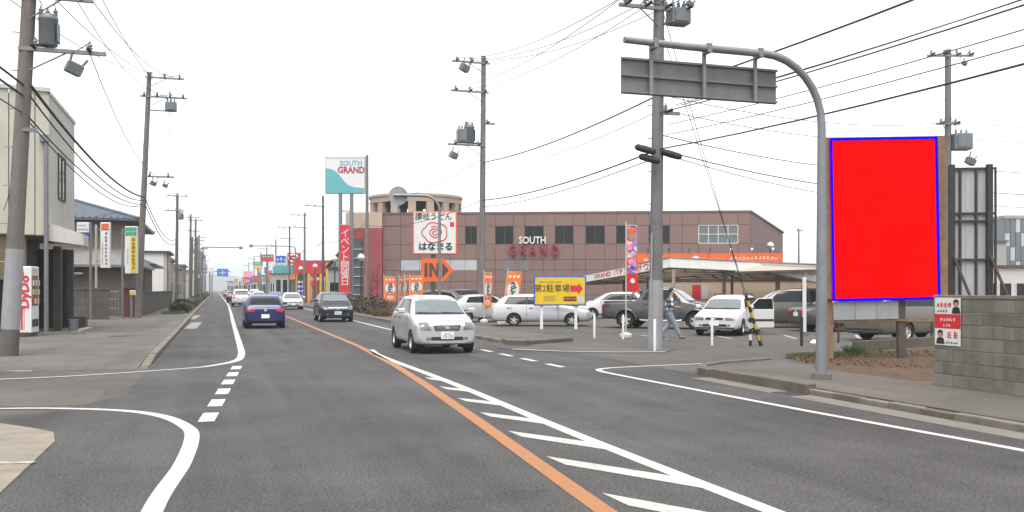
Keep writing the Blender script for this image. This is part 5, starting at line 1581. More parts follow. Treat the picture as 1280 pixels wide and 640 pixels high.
# ================================================================== CAR PARK CANOPY
ca = thing('car_park_canopy', 'long pale edged steel car park canopy in front of the brown building', 'canopy', (0, 0, 0))
C = [P(700, 350, 66), P(838, 322.5, 54), P(955, 328.5, 51), P(1048, 332.5, 36)]
Cb = [P(700, 358.5, 66), P(838, 334.5, 54), P(955, 340, 51), P(1048, 358.5, 36)]
back_pts = [P(1110, 342, 70), P(745, 349, 71)]
def fascia(i):
    a, b, c, d = C[i], C[i + 1], Cb[i + 1], Cb[i]
    n = 5; root = ca
    av, bv = Vector(a), Vector(b); av2, bv2 = Vector(d), Vector(c)
    dn = (bv - av).cross(Vector((0, 0, 1))).normalized() * .06
    for k in range(n):
        p0 = av.lerp(bv, (k + .004) / n); p1 = av.lerp(bv, (k + .996) / n); q0 = av2.lerp(bv2, (k + .004) / n); q1 = av2.lerp(bv2, (k + .996) / n)
        vs = [p0, p1, q1, q0, p0 + dn, p1 + dn, q1 + dn, q0 + dn]
        link('fascia_panel', MB().add(vs, [(0, 1, 2, 3), (4, 7, 6, 5), (0, 4, 5, 1), (1, 5, 6, 2), (2, 6, 7, 3), (3, 7, 4, 0)]), 'fascia_white', root)
    link('fascia_trim', MB().tube([av + dn * 1.2 + Vector((0, 0, .03)), bv + dn * 1.2 + Vector((0, 0, .03))], .035), 'galv', root)
    link('fascia_trim', MB().tube([av2 + dn * 1.1, bv2 + dn * 1.1], .03), 'galv', root)
    return av, bv, av2, bv2, dn
fas = [fascia(i) for i in range(3)]
top = [Vector(p) - Vector((0, 0, .1)) for p in C] + [Vector(p) for p in back_pts]
mbk = MB()
cen = sum(top, Vector()) / len(top)
mbk.add([tuple(v) for v in top] + [tuple(cen)] + [tuple(v - Vector((0, 0, .06))) for v in top] + [tuple(cen - Vector((0, 0, .06)))],
        [(i, (i + 1) % 6, 6) for i in range(6)] + [(7 + i, 13, 7 + (i + 1) % 6) for i in range(6)])
def translucent(key, col, amt):
    m = bpy.data.materials.new(key); m.use_nodes = True
    t = m.node_tree; N = t.nodes
    tr = N.new('ShaderNodeBsdfTranslucent'); tr.inputs['Color'].default_value = (*col, 1)
    mx = N.new('ShaderNodeMixShader'); mx.inputs[0].default_value = amt
    N['Principled BSDF'].inputs['Base Color'].default_value = (*col, 1)
    N['Principled BSDF'].inputs['Roughness'].default_value = .7
    t.links.new(N['Principled BSDF'].outputs[0], mx.inputs[1]); t.links.new(tr.outputs[0], mx.inputs[2])
    t.links.new(mx.outputs[0], N['Material Output'].inputs['Surface'])
    MATS[key] = m
translucent('roof_plastic', (.58, .52, .43), .42)         # weathered corrugated plastic that lets daylight through
link('roof_sheet', mbk, 'roof_plastic', ca)
def edge_pt(u, lst):
    n = len(lst) - 1; k = min(int(u * n), n - 1); return Vector(lst[k]).lerp(Vector(lst[k + 1]), u * n - k)
for k in range(15):                                   # rafters under the sheet
    u = (k + .5) / 15
    p = edge_pt(u, Cb) + Vector((0, 0, .12)); q = Vector(back_pts[1]).lerp(Vector(back_pts[0]), u) - Vector((0, 0, .3))
    d_ = (q - p).normalized(); p = p + d_ * .3
    link('rafter', MB().tube([p, p.lerp(q, .5), q], .05, 4), 'canopy_metal', ca)
for k in range(6):
    v_ = (k + .5) / 6
    pts_ = []
    for j in range(7):
        u = j / 6
        p = edge_pt(u, Cb) + Vector((0, 0, .05)); q = Vector(back_pts[1]).lerp(Vector(back_pts[0]), u) - Vector((0, 0, .38))
        pts_.append(p.lerp(q, v_))
    link('purlin', MB().tube(pts_, .05, 4), 'canopy_metal', ca)
for (px, d, m, r, ztop) in ((1005.5, 33.4, 'white', .07, 2.1), (905, 55, 'canopy_metal', .1, 2.75), (972, 53, 'canopy_metal', .13, 2.7), (842, 53, 'canopy_metal', .1, 2.8), (915, 66, 'canopy_metal', .1, 2.7), (810, 62, 'canopy_metal', .1, 2.5), (780, 66, 'canopy_metal', .1, 2.3), (1050, 48, 'canopy_metal', .1, 2.4), (1085, 56, 'canopy_metal', .1, 2.4)):
    x, y = GD(px, d)
    link('column', MB().cyl((x, y, -.01), (x, y, ztop), r, n=10), m, ca)
    link('column_base', MB().cyl((x, y, -.01), (x, y, .12), r + .06, n=10), 'kerb', ca)
def on_fascia(i, body, u, size, m, sx=1.0):
    av, bv, av2, bv2, dn = fas[i]
    p = av.lerp(bv, u).lerp(av2.lerp(bv2, u), .5)
    ex = (bv - av).normalized(); nn = dn.normalized()
    ez = nn.cross(ex)
    if ez.z < 0: nn = -nn; ez = nn.cross(ex)
    R_ = Matrix((ex, ez, nn)).transposed()
    o = text('lettering', body, size, m, ca, p + dn * 1.2, bold=.0, ext=.01, sx=sx)
    o.rotation_euler = R_.to_euler()
on_fascia(0, 'GRAND', .44, .4, 'redsign', 1.5)
on_fascia(0, 'パチンコ', .63, .42, 'redsign', 1.4)
on_fascia(0, 'サウス', .82, .5, 'redsign', 1.5)
on_fascia(2, 'GRAND', .26, .34, 'redsign', 2.2)
on_fascia(2, 'パチンコ・スロット', .66, .36, 'redsign', 1.9)

# ================================================================== SIGNS ON THE RIGHT
S = lambda d: d / FPX
# yellow car park sign
d = 38.6; x, y, z = P(668, 381, d); s = S(d)
ys_ = thing('parking_sign', 'yellow car park direction sign with red arrow on two white posts', 'sign', (x, y, -.01), -A)
wd, h = 64 * s, 35.5 * s
link('frame', MB().bevbox(-.03, wd + .03, 0, .05, z - .03, z + h + .03, .01), 'blue', ys_)
pn = link('panel', MB().span(.03, wd - .03, -.012, 0, z + .03, z + h - .03), 'yellow', ys_)
for xx in (9 * s, 52 * s):
    link('post', MB().bevbox(xx - .06, xx + .06, .06, .16, -.2, z + h * .9, .01), 'white', ys_)
text('lettering', '第2駐車場', .36, 'ink', pn, (wd * .345, -.018, z + h * .57), bold=.0, sx=.92)
glyphs('lettering', 11, .075, 'sign_back', pn, wd * .12, -.017, z + h * .81, False, 41)
for k in range(3): glyphs('lettering', 9, .05, 'ink_soft', pn, wd * .19, -.017, z + h * (.31 - .07 * k), False, 42 + k)
aw = [(.70, .47), (.86, .47), (.86, .37), (.945, .58), (.86, .79), (.86, .69), (.70, .69)]
link('arrow', MB().plate([(wd * a, z + h * b) for a, b in aw], -.02, -.012), 'redsign', pn)
link('badge', MB().span(wd * .57, wd * .82, -.018, -.0125, z + h * .14, z + h * .3), 'ink', pn)
link('badge', MB().span(wd * .585, wd * .805, -.021, -.018, z + h * .18, z + h * .26), 'orange', pn)
glyphs('lettering', 4, .09, 'ink', pn, wd * .62, -.023, z + h * .22, False, 46)
link('badge', MB().span(wd * .835, wd * .97, -.018, -.0125, z + h * .08, z + h * .3), 'offwhite', pn)
# udon shop sign + IN arrow
d = 60; x, y, z = P(516, 318, d); s = S(d)
us = thing('shop_sign', 'square white noodle shop sign with red flower swirl above the orange arrow', 'sign', (x, y, 0), -A + .05)
wd = 55 * s; h = 54 * s
link('post', MB().bevbox(25 * s - .14, 25 * s + .14, .05, .3, -.1, z + .3, .02), 'frame_dark', us)
link('cabinet', MB().bevbox(0, wd, -.0, .3, z, z + h, .03), 'orange', us)
pn = link('panel', MB().span(.08, wd - .08, -.012, 0, z + .08, z + h - .08), 'white', us)
text('lettering', '讃岐うどん', .54, 'ink', pn, (wd * .47, -.02, z + h * .87), bold=.008, sx=.9)
text('lettering', 'はなまる', .58, 'ink', pn, (wd * .52, -.02, z + h * .17), bold=.035, sx=.98)
link('seal', MB().span(wd * .84, wd * .94, -.018, -.0125, z + h * .64, z + h * .75), 'redsign', pn)
# the flower: spiral with five lobes
fl = []
cxp, czp = wd * .5, z + h * .51
for k in range(41):
    a_ = k / 40 * 2 * math.pi
    rr_ = h * (.235 + .035 * abs(math.sin(a_ * 2.5)))
    fl.append((cxp + rr_ * 1.12 * math.cos(a_), -.018, czp + rr_ * .9 * math.sin(a_)))
link('flower_outline', MB().tube(fl, .035, 4), 'redsign', pn)
spn = [(cxp + h * .02 * (1 + k * .22) * math.cos(k * .42), -.018, czp + h * .02 * (1 + k * .22) * .85 * math.sin(k * .42)) for k in range(36)]
link('flower_swirl', MB().tube(spn, .032, 4), 'redsign', pn)
iz0 = P(0, 352, d)[2]; iz1 = P(0, 323, d)[2]
ia = link('arrow_board', MB().plate([(10 * s, iz0), (38 * s, iz0), (51 * s, (iz0 + iz1) / 2), (38 * s, iz1), (10 * s, iz1)], .0, .12), 'orange', us)
iz = lambda q: iz0 + (iz1 - iz0) * q
link('lettering', MB().span(14.5 * s, 18.5 * s, -.014, -.002, iz(.2), iz(.8)), 'frame_dark', ia)
link('lettering', MB().plate([(20.5 * s, iz(.2)), (24 * s, iz(.2)), (24 * s, iz(.55)), (29.5 * s, iz(.2)), (33 * s, iz(.2)), (33 * s, iz(.8)), (29.5 * s, iz(.8)), (29.5 * s, iz(.45)), (24 * s, iz(.8)), (20.5 * s, iz(.8))], -.014, -.002), 'frame_dark', ia)
link('arrow_head', MB().plate([(36.5 * s, iz0 + .25), (45 * s, (iz0 + iz1) / 2), (36.5 * s, iz1 - .25)], -.014, -.002), 'frame_dark', ia)
# curved-arm post with round plate
d = 42; x, y, z = P(549.5, 407, d); s = S(d)
rp = thing('curved_post', 'grey curved arm post holding a round sign seen from behind', 'road sign', (x, y, 0), -A)
zt2 = P(0, 244.5, d)[2]
pts = [(0, 0, -.1), (0, 0, zt2 - 1.3)]
for k in range(9):
    a_ = math.pi / 2 * k / 8
    pts.append((-.72 + .72 * math.cos(a_), 0, zt2 - .72 + .72 * math.sin(a_)))
pts.append((-2.1, 0, zt2 + .02))
link('mast', MB().tube(pts, .065, 10), 'galv', rp, sm=True)
link('round_plate', MB().lathe([(.44, .0), (.44, .02), (.40, .03)], c=(-1.9, .08, zt2 + .0), n=24, axis='y'), 'wrap_grey', rp)
# tall roadside sign with wave
d = 80; x, y, z = P(406, 242, d); s = S(d)
ts = thing('pylon_sign', 'tall white sign with teal wave on two grey masts left of the brown building', 'sign', (x, y, 0), -A)
wd = 50 * s; h = 47 * s
for xx in (19 * s, 33 * s):
    link('mast', MB().cyl((xx, .2, -.1), (xx, .2, z + h - .3), .17, n=12), 'galv', ts)
link('mast_strut', MB().box((26 * s, .2, z - 1.5), (14 * s, .1, .1)), 'galv', ts)
link('cabinet', MB().bevbox(0, wd, 0, .4, z, z + h, .03), 'offwhite', ts)
pn = link('panel', MB().span(.06, wd - .06, -.012, 0, z + .06, z + h - .3), 'white', ts)
wv = [(.06, z + .06), (wd - .06, z + .06), (wd - .06, z + h * .15)]
for k in range(11):
    u = 1 - k / 10
    wv.append((.06 + (wd - .12) * u, z + h * (.15 + .5 / (1 + math.exp((u - .42) * 11)) + .03 * (1 - u))))
link('teal_wave', MB().plate(wv, -.02, -.012), 'teal', pn)
text('lettering', 'SOUTH', .62, 'teal', pn, (wd * .66, -.02, z + h * .80), bold=.03, sx=.95)
text('lettering', 'GRAND', .78, 'letter_red', pn, (wd * .66, -.024, z + h * .62), bold=.03, sx=.85)
bz0 = P(0, 366, 79)[2]; bz1 = P(0, 281, 79)[2]
x, y, _ = P(425, 362, 79)
bn = thing('vertical_banner', 'red vertical banner with white characters on the tall sign masts', 'banner', (x, y, 0), -A)
bw_ = 12.5 * S(79)
link('cloth', MB().span(0, bw_, -.03, 0, bz0, bz1), 'redsign', bn)
link('rail', MB().cyl((-.1, .0, bz1), (bw_ + .1, .0, bz1), .04, n=8), 'galv', bn)
link('rail', MB().cyl((-.1, .0, bz0), (bw_ + .1, .0, bz0), .04, n=8), 'galv', bn)
link('stay', MB().cyl((bw_ / 2, .1, 0), (bw_ / 2, .1, bz1), .05, n=8), 'galv', bn)
text('lettering', '\n'.join('イベント開催日'), .8, 'white', bn, (bw_ / 2, -.036, bz1 - .38 - 2.45), bold=.0, line=.86)
# globe street lamps
for px, pyt, d, lb in ((418.5, 324, 84, 'black globe lamp post left of the red banner'), (451.5, 322, 70, 'grey globe lamp post in front of the stair window'), (394, 333, 104, 'globe lamp post in front of the red and yellow shop, right one'), (376, 336, 110, 'globe lamp post in front of the red and yellow shop, left one')):
    x, y, z = P(px, pyt, d)
    t = thing('globe_lamp', lb, 'street lamp', (x, y, 0), 0, 'globe lamps')
    link('post', MB().cyl((0, 0, 0), (0, 0, z - .25), .08, .05, n=8), 'black_metal', t)
    link('globe', MB().lathe([(.05, z - .28), (.2, z - .2), (.3, z), (.2, z + .22), (.03, z + .3)], n=12), 'white', t, sm=True)

# nobori flags
def flag(label, px0, px1, py0, py1, d, kind, rz=0.0, pole_h=None, slant=0.0):
    x, y, z = P(px0, py1, d); s = S(d)
    t = thing('nobori_flag', label, 'flag', (x, y, -.005), -A + rz, 'advertising flags')
    wd = (px1 - px0) * s / max(.3, math.cos(rz)); h = (py1 - py0) * s
    top = z + h
    link('pole', MB().cyl((0, 0, 0), (slant * (top + .15), 0, top + .15), .022, n=7), 'offwhite', t)
    link('crossbar', MB().cyl((slant * top, 0, top + .02), (slant * top + wd, 0, top), .012, n=6), 'offwhite', t)
    link('foot', MB().lathe([(.22, 0), (.22, .1), (.1, .16), (.02, .17)], n=10), 'offwhite', t)
    ph = (px0 * .7) % 6
    def surf(u, v, off=0):
        zz = z + h * v
        return (slant * zz + wd * u + .04 * math.sin(v * 4 + ph) * (1 - v) , off + .03 * math.sin(u * 5 + v * 3 + ph) * u, zz)
    def piece(nm, u0, u1, v0, v1, m, off, nu=8, nv=14, par=None):
        mb = MB(); vs = []
        for j in range(nv + 1):
            for i in range(nu + 1):
                vs.append(surf(u0 + (u1 - u0) * i / nu, v0 + (v1 - v0) * j / nv, off))
        for j in range(nv + 1):
            for i in range(nu + 1):
                p = surf(u0 + (u1 - u0) * i / nu, v0 + (v1 - v0) * j / nv, off + .004); vs.append(p)
        N = nu + 1; T = N * (nv + 1)
        fs = [(j * N + i, j * N + i + 1, (j + 1) * N + i + 1, (j + 1) * N + i) for j in range(nv) for i in range(nu)]
        fs += [(T + a_, T + d_, T + c_, T + b_) for a_, b_, c_, d_ in fs]
        mb.add(vs, fs)
        return link(nm, mb, m, par or t, sm=True)
    def disc(nm, uc, vc, ru, rv, m, off, par):
        mb = MB(); vs = [surf(uc, vc, off)]
        for k in range(14):
            a_ = 2 * math.pi * k / 14
            vs.append(surf(uc + ru * math.cos(a_), vc + rv * math.sin(a_), off))
        mb.add(vs, [(0, 1 + k, 1 + (k + 1) % 14) for k in range(14)])
        return link(nm, mb, m, par)
    if kind == 'udon':
        c = piece('cloth', 0, 1, 0, 1, 'orange_cloth', 0)
        disc('white_patch', .5, .52, .42, .24, 'white', -.012, c)
        q_ = surf(.5, .53)
        text('lettering', 'う\nど\nん', h * .17, 'ink', c, (q_[0], -.05, q_[2]), bold=.03, line=.8, sx=min(1.6, wd / h * 3.0))
        disc('white_patch', .5, .14, .28, .075, 'white', -.012, c)
        disc('brush_mark', .5, .14, .12, .03, 'orange_cloth', -.02, c)
        for u in (.22, .5, .78): disc('brush_mark', u, .88, .1, .04, 'white', -.012, c)
    else:
        c = piece('cloth', 0, 1, 0, 1, 'pinkcloth', 0)
        for k, (u, v, ru, rv, mm) in enumerate(((.5, .84, .3, .06, 'skin'), (.5, .93, .38, .035, 'orange'), (.35, .66, .22, .04, 'pink'), (.62, .58, .2, .03, 'offwhite'), (.4, .45, .25, .035, 'pink'), (.6, .36, .2, .03, 'blue'))):
            disc('printed_motif', u, v, ru, rv, mm, -.012 - .002 * k, c)
        piece('red_hem', 0, 1, .0, .27, 'red', -.014, par=c)
        disc('brush_mark', .5, .16, .2, .04, 'white', -.026, c)
    return t
def printed():
    m = bpy.data.materials.new('pinkcloth'); m.use_nodes = True
    t = m.node_tree; N = t.nodes; L = t.links
    tc = N.new('ShaderNodeTexCoord'); nz = N.new('ShaderNodeTexNoise'); nz.inputs['Scale'].default_value = 6; nz.inputs['Detail'].default_value = 3
    vo = N.new('ShaderNodeTexVoronoi'); vo.inputs['Scale'].default_value = 9
    va = N.new('ShaderNodeVectorMath'); va.operation = 'MULTIPLY_ADD'; va.inputs[1].default_value = (.25, .25, .25)
    L.new(tc.outputs['Object'], nz.inputs['Vector']); L.new(nz.outputs['Color'], va.inputs[0]); L.new(tc.outputs['Object'], va.inputs[2]); L.new(va.outputs[0], vo.inputs['Vector'])
    sp = N.new('ShaderNodeSeparateColor'); L.new(vo.outputs['Color'], sp.inputs[0])
    cr = N.new('ShaderNodeValToRGB'); cr.color_ramp.interpolation = 'CONSTANT'
    cols = [(.62, .15, .25), (.6, .5, .52), (.12, .13, .4), (.55, .12, .06), (.6, .3, .4), (.3, .2, .42), (.55, .04, .08)]
    cr.color_ramp.elements[0].color = (*cols[0], 1); cr.color_ramp.elements[1].position = 1 / 7; cr.color_ramp.elements[1].color = (*cols[1], 1)
    for k in range(2, 7):
        e = cr.color_ramp.elements.new(k / 7); e.color = (*cols[k], 1)
    L.new(sp.outputs[0], cr.inputs[0]); L.new(cr.outputs[0], N['Principled BSDF'].inputs['Base Color'])
    N['Principled BSDF'].inputs['Roughness'].default_value = .85
    MATS['pinkcloth'] = m
printed()
flag('orange noodle flag, leftmost of the row beside the arrow sign', 480, 495, 346, 376, 58, 'udon')
flag('narrow orange flag turned edge on, second in the row beside the arrow sign', 498.5, 504, 346, 376, 57.5, 'udon', 1.0)
flag('narrow orange flag turned edge on, third in the row beside the arrow sign', 505.5, 511, 345, 376, 57, 'udon', 1.0)
flag('orange noodle flag, rightmost of the row beside the arrow sign', 512, 529, 345, 374, 57, 'udon')
flag('orange flag half hidden behind the pole with two transformers', 605, 615, 341, 384, 46.5, 'udon', .5)
flag('orange noodle flag tilted beside the yellow car park sign', 627, 645, 340, 387, 44, 'udon', .1, slant=.12)
flag('small orange flag at the stair window of the brown building', 456.5, 460.5, 347, 358, 66, 'udon')
x, y = G(783, 421)
flag('tall slim pink and red printed banner in front of the canopy', 782.5, 797, 282, 364, 32, 'pach')

# ================================================================== FAR SHOPS AND SIGNS
def pylon(label, px0, px1, py0, py1, d, m, dec=None, base=True):
    x, y, z = P((px0 + px1) / 2, py1, d); s = S(d)
    t = thing('pylon_sign', label, 'sign', (x, y, 0), -A, 'far shop signs')
    wd = (px1 - px0) * s; h = (py1 - py0) * s
    link('mast', MB().cyl((0, .3, 0), (0, .3, z + h * .9), .18, n=8), 'galv', t)
    link('cabinet', MB().bevbox(-wd / 2, wd / 2, 0, .5, z, z + h, .05), m, t)
    if dec: dec(t, wd, h, z)
    return t
def dec_swirl(t, wd, h, z):
    pts = [(wd * .36 * math.cos(a_) * (1 if k < 14 else .8), -.05, z + h * .58 + h * .3 * math.sin(a_) * .9) for k, a_ in enumerate([.4 + .3 * j for j in range(17)])]
    link('white_swirl', MB().tube(pts, .14, 6), 'white', t)
    link('white_swirl', MB().tube([(-wd * .1, -.05, z + h * .62), (wd * .1, -.05, z + h * .58), (wd * .3, -.05, z + h * .66)], .12, 6), 'white', t)
    link('white_strip', MB().span(-wd * .36, wd * .3, -.05, 0, z + h * .06, z + h * .17), 'white', t)
def dec_bw(t, wd, h, z):
    link('blue_panel', MB().span(-wd * .47, wd * .47, -.05, 0, z + h * .3, z + h * .97), 'blue', t)
    glyphs('lettering', 4, .5, 'white', t, -wd * .3, -.06, z + h * .62, False, 51)
    glyphs('lettering', 7, .25, 'ink_soft', t, -wd * .4, -.02, z + h * .14, False, 52)
def dec_red(t, wd, h, z):
    link('dark_panel', MB().span(-wd * .49, wd * .49, -.05, 0, z + h * .52, z + h * .98), 'coping', t)
    glyphs('lettering', 5, .45, 'white', t, -wd * .3, -.07, z + h * .72, False, 53)
def dec_t(t, wd, h, z):
    glyphs('lettering', 3, min(.6, h * .5), 'white', t, -wd * .3, -.03, z + h * .5, False, 54)
pylon('red far sign with large white curl on the right of the road', 359, 375, 316, 332.5, 135, 'redsign', dec_swirl)
pylon('blue and white far sign next to the red curl sign', 344.5, 357.5, 319, 332, 140, 'white', dec_bw)
pylon('dark topped red far sign left of the blue and white one', 326.5, 341.5, 318, 327, 175, 'redsign', dec_red)
pylon('green far sign below the dark topped red sign', 316, 328, 327, 332, 200, 'green', dec_t)
pylon('yellow far sign beside the green one', 318, 327, 332.5, 336, 190, 'yellow2', dec_t)
pylon('pink far sign low over the far oncoming cars', 304.5, 315, 339, 347, 240, 'pink', dec_t)
pylon('orange far sign under the pink one', 304.5, 311, 349, 354, 235, 'orange', dec_t)
pylon('small orange sign by the teal roofed shop', 362.5, 368, 343, 350.5, 118, 'orange', dec_t)
pylon('yellow far sign among the poles on the left', 243.5, 246, 333, 352, 170, 'yellow2', dec_t)
pylon('purple far sign among the poles on the left', 254, 258, 334, 343, 200, 'purple', dec_t)
pylon('white far sign high among the poles on the left', 258.5, 265, 333, 340, 210, 'white', dec_t)
for (px0, px1, py0, py1, d_, m_, lb) in ((389, 393, 338, 358, 108, 'redsign', 'narrow red upright sign in front of the red and yellow shop'), (352, 356, 340, 356, 150, 'white', 'narrow white upright sign by the teal roofed shop'), (335, 339, 338, 352, 180, 'orange', 'narrow orange upright sign beyond the teal roofed shop'),
        (322, 326, 341, 353, 215, 'redsign', 'narrow red upright sign below the green far sign'), (297, 302, 345, 352, 270, 'white', 'small white far sign near the end of the road'), (330, 334, 334, 341, 185, 'blue', 'small blue far sign below the dark topped red sign'), (249, 252, 338, 348, 185, 'redsign', 'small red far sign among the poles on the left'), (236, 239, 340, 350, 135, 'white', 'small white upright sign on the left pole row')):
    pylon(lb, px0, px1, py0, py1, d_, m_, dec_t)
# blue direction sign over the left lane
x, y, z = P(279, 345, 190)
bs = thing('direction_sign', 'blue overhead direction sign above the far left lane', 'road sign', (x - 2.2, y, 0))
link('mast', MB().tube([(0, 0, 0), (0, 0, z + .2), (.3, 0, z + .9), (3.6, 0, z + 1.0)], .12, 8), 'galv', bs)
link('panel', MB().bevbox(1.0, 3.2, -.16, -.1, z - .1, z + 1.5, .02), 'roadsign_blue', bs)
link('arrow_mark', MB().span(2.0, 2.15, -.17, -.16, z + .2, z + 1.2).span(1.4, 2.8, -.171, -.161, z + .6, z + .72), 'white', bs)
for (yy, xx, z, le, lb) in ((113, -1.7, 6.5, 4.4, 'thin signal arm reaching over the left lane from the kerb'), (112, 9.0, 6.7, -5.2, 'thin signal arm reaching over the oncoming lane from the right kerb')):
    t = thing('signal_arm', lb, 'signal arm', (xx, yy, .1), 0, 'signal arms')
    link('mast', MB().tube([(0, 0, -.1), (0, 0, z - .4), (le * .03, 0, z - .1), (le * .1, 0, z), (le, 0, z)], .07, 8), 'galv', t)
    link('signal_head', MB().bevbox(le - .1, le + .3, -.12, .12, z - .2, z + .15, .04), 'galv', t)

def shop(label, px0, px1, pytop, d, m, depth=12, rz=0, win='glass_dark', nwin=4, roof='coping', band=None, group='far shops'):
    x, y, z = P(px0, pytop, d); wd = (px1 - px0) * S(d)
    t = thing('shop', label, 'building', (x, y, 0), -A + rz, group)
    link('wall', MB().span(0, wd, 0, depth, 0, z), m, t)
    link('roof', MB().span(-.2, wd + .2, -.2, depth + .2, z, z + .25), roof, t)
    if band: link('sign_band', MB().span(.1, wd - .1, -.15, -.0, z * .74, z * .94), band, t)
    for k in range(nwin):
        a_ = wd * (k + .15) / nwin; b_ = wd * (k + .85) / nwin
        w_ = link('window', MB().span(a_, b_, -.04, 0, z * .15, z * .62), win, t)
        link('window_frame', MB().span(a_ - .06, a_, -.07, 0, z * .14, z * .64).span(b_, b_ + .06, -.07, 0, z * .14, z * .64), 'frame_white', w_)
    return t, wd, z
t, wd, z = shop('red and yellow striped amusement shop left of the tall red banner', 369, 430, 328, 112, 'pinkred', 25, nwin=0)
link('red_parapet', MB().span(-.2, wd + .2, -.3, -.02, z * .72, z * 1.02), 'redsign', t)
for k in range(8):
    link('yellow_pilaster', MB().span(wd * (k + .1) / 8, wd * (k + .55) / 8, -.35, -.01, 0, z * (.72 if k not in (5, 6) else .98)), 'yellow2', t)
    if k % 2 == 0: link('hanging_banner', MB().span(wd * (k + .6) / 8, wd * (k + .95) / 8, -.3, -.2, .3, z * .65), ('redsign', 'pink', 'white', 'redsign')[k // 2], t)
link('blue_panel', MB().span(wd * .06, wd * .19, -.5, -.36, .6, z * .48), 'blue', t)
link('dark_panel', MB().span(wd * .06, wd * .19, -.5, -.36, z * .5, z * .72), 'frame_dark', t)
for k in range(4):
    link('lettering', MB().span(wd * .075, wd * .175, -.52, -.5, .8 + k * .55, 1.05 + k * .55), 'white', t)
t, wd, z = shop('beige shop with teal roof band behind the oncoming white sedan', 344, 369, 334, 138, 'beige', 14, nwin=3, roof='teal_roof')
link('teal_band', MB().span(-.3, wd + .3, -.3, -.02, z * .82, z * 1.0), 'teal_roof', t)
t, wd, z = shop('small grey gabled house between the yellow shop and the tall sign', 410, 426, 336, 98, 'grey_wall', 10, nwin=1, roof='frame_dark')
link('gable', MB().plate([(0, z), (wd, z), (wd, z + 1.55), (wd * .85, z + 1.6)], .2, 9.0), 'grey_wall', t)
link('gable_roof', MB().add([(-.3, -.1, z + .2), (wd * .85, -.1, z + 1.85), (wd * .85, 9.5, z + 1.85), (-.3, 9.5, z + .2), (-.3, -.1, z + .05), (wd * .85, -.1, z + 1.65), (wd * .85, 9.5, z + 1.65), (-.3, 9.5, z + .05)], [(0, 1, 2, 3), (4, 7, 6, 5), (0, 4, 5, 1), (1, 5, 6, 2), (2, 6, 7, 3), (3, 7, 4, 0)]), 'frame_dark', t)
far_r = [(338, 346, 343, 165, 'grey_wall', None, 'grey shop left of the teal roofed one'), (328, 340, 345, 195, 'white', 'green', 'white shop with green band far on the right'), (316, 330, 346, 225, 'beige', 'redsign', 'beige shop with red band far on the right'),
         (304, 318, 348, 265, 'grey_wall', 'blue', 'grey shop with blue band near the end of the road'), (294, 306, 350, 320, 'beige', None, 'low beige block near the end of the road'), (284, 296, 352, 420, 'grey_wall', None, 'pale low block closing the road end')]
for a_ in far_r: shop(a_[6], a_[0], a_[1], a_[2], a_[3], a_[4], 16, nwin=3, band=a_[5])
far_l = [(-4.6, 102, 5, 10, 4.6, 'beige', 'beige roadside building beyond the white shed'), (-4.6, 124, 6, 12, 4.2, 'grey_wall', 'grey roadside building behind the left pole row'), (-4.8, 150, 7, 14, 5.2, 'plaster_grey', 'darker building behind the far left poles'),
         (-4.6, 182, 7, 16, 5.0, 'beige', 'second beige building far on the left'), (-4.6, 220, 8, 20, 5.6, 'white', 'white building far on the left'), (-4.6, 270, 8, 30, 6, 'grey_wall', 'pale grey building at the far left end')]
for (xx, yy, w_, le, hh, m, lb) in far_l:
    t = thing('roadside_building', lb, 'building', (xx, yy, .1), 0, 'far buildings on the left')
    link('wall', MB().span(-w_, 0, 0, le, 0, hh), m, t)
    link('roof', MB().span(-w_ - .3, .3, -.3, le + .3, hh, hh + .25), 'tile_grey', t)
    for k in range(3):
        wn_ = link('window', MB().span(0, .04, le * (k + .2) / 3, le * (k + .7) / 3, 1.0, 2.4), 'glass_mid', t)
        link('window_frame', MB().span(0, .07, le * (k + .2) / 3, le * (k + .7) / 3, 2.4, 2.5), 'frame_white', wn_)
# lattice tower far off
x, y, z = P(342.5, 282, 520)
lt = thing('lattice_tower', 'pale red and white lattice tower far behind the shop signs', 'tower', (x, y, 0))
HT = z
mat('tower_pale', (.6, .5, .48), .7, var=.05)
def tw_w(zz): return 2.6 * (1 - zz / HT) + .6
for sx in (-1, 1):
    for sy in (-1, 1):
        link('leg', MB().cyl((sx * tw_w(0), sy * tw_w(0), 0), (sx * .6, sy * .6, HT), .22, .12, n=5), 'tower_pale', lt)
for k in range(12):
    za, zb2 = HT * k / 12, HT * (k + 1) / 12
    wa, wb2 = tw_w(za), tw_w(zb2)
    for sy in (-1, 1):
        link('lattice_bar', MB().cyl((-wa, sy * wa, za), (wb2, sy * wb2, zb2), .1, n=4).cyl((wa, sy * wa, za), (-wb2, sy * wb2, zb2), .1, n=4), 'tower_pale', lt)
    for sx in (-1, 1):
        link('lattice_bar', MB().cyl((sx * wa, -wa, za), (sx * wb2, wb2, zb2), .1, n=4), 'tower_pale', lt)
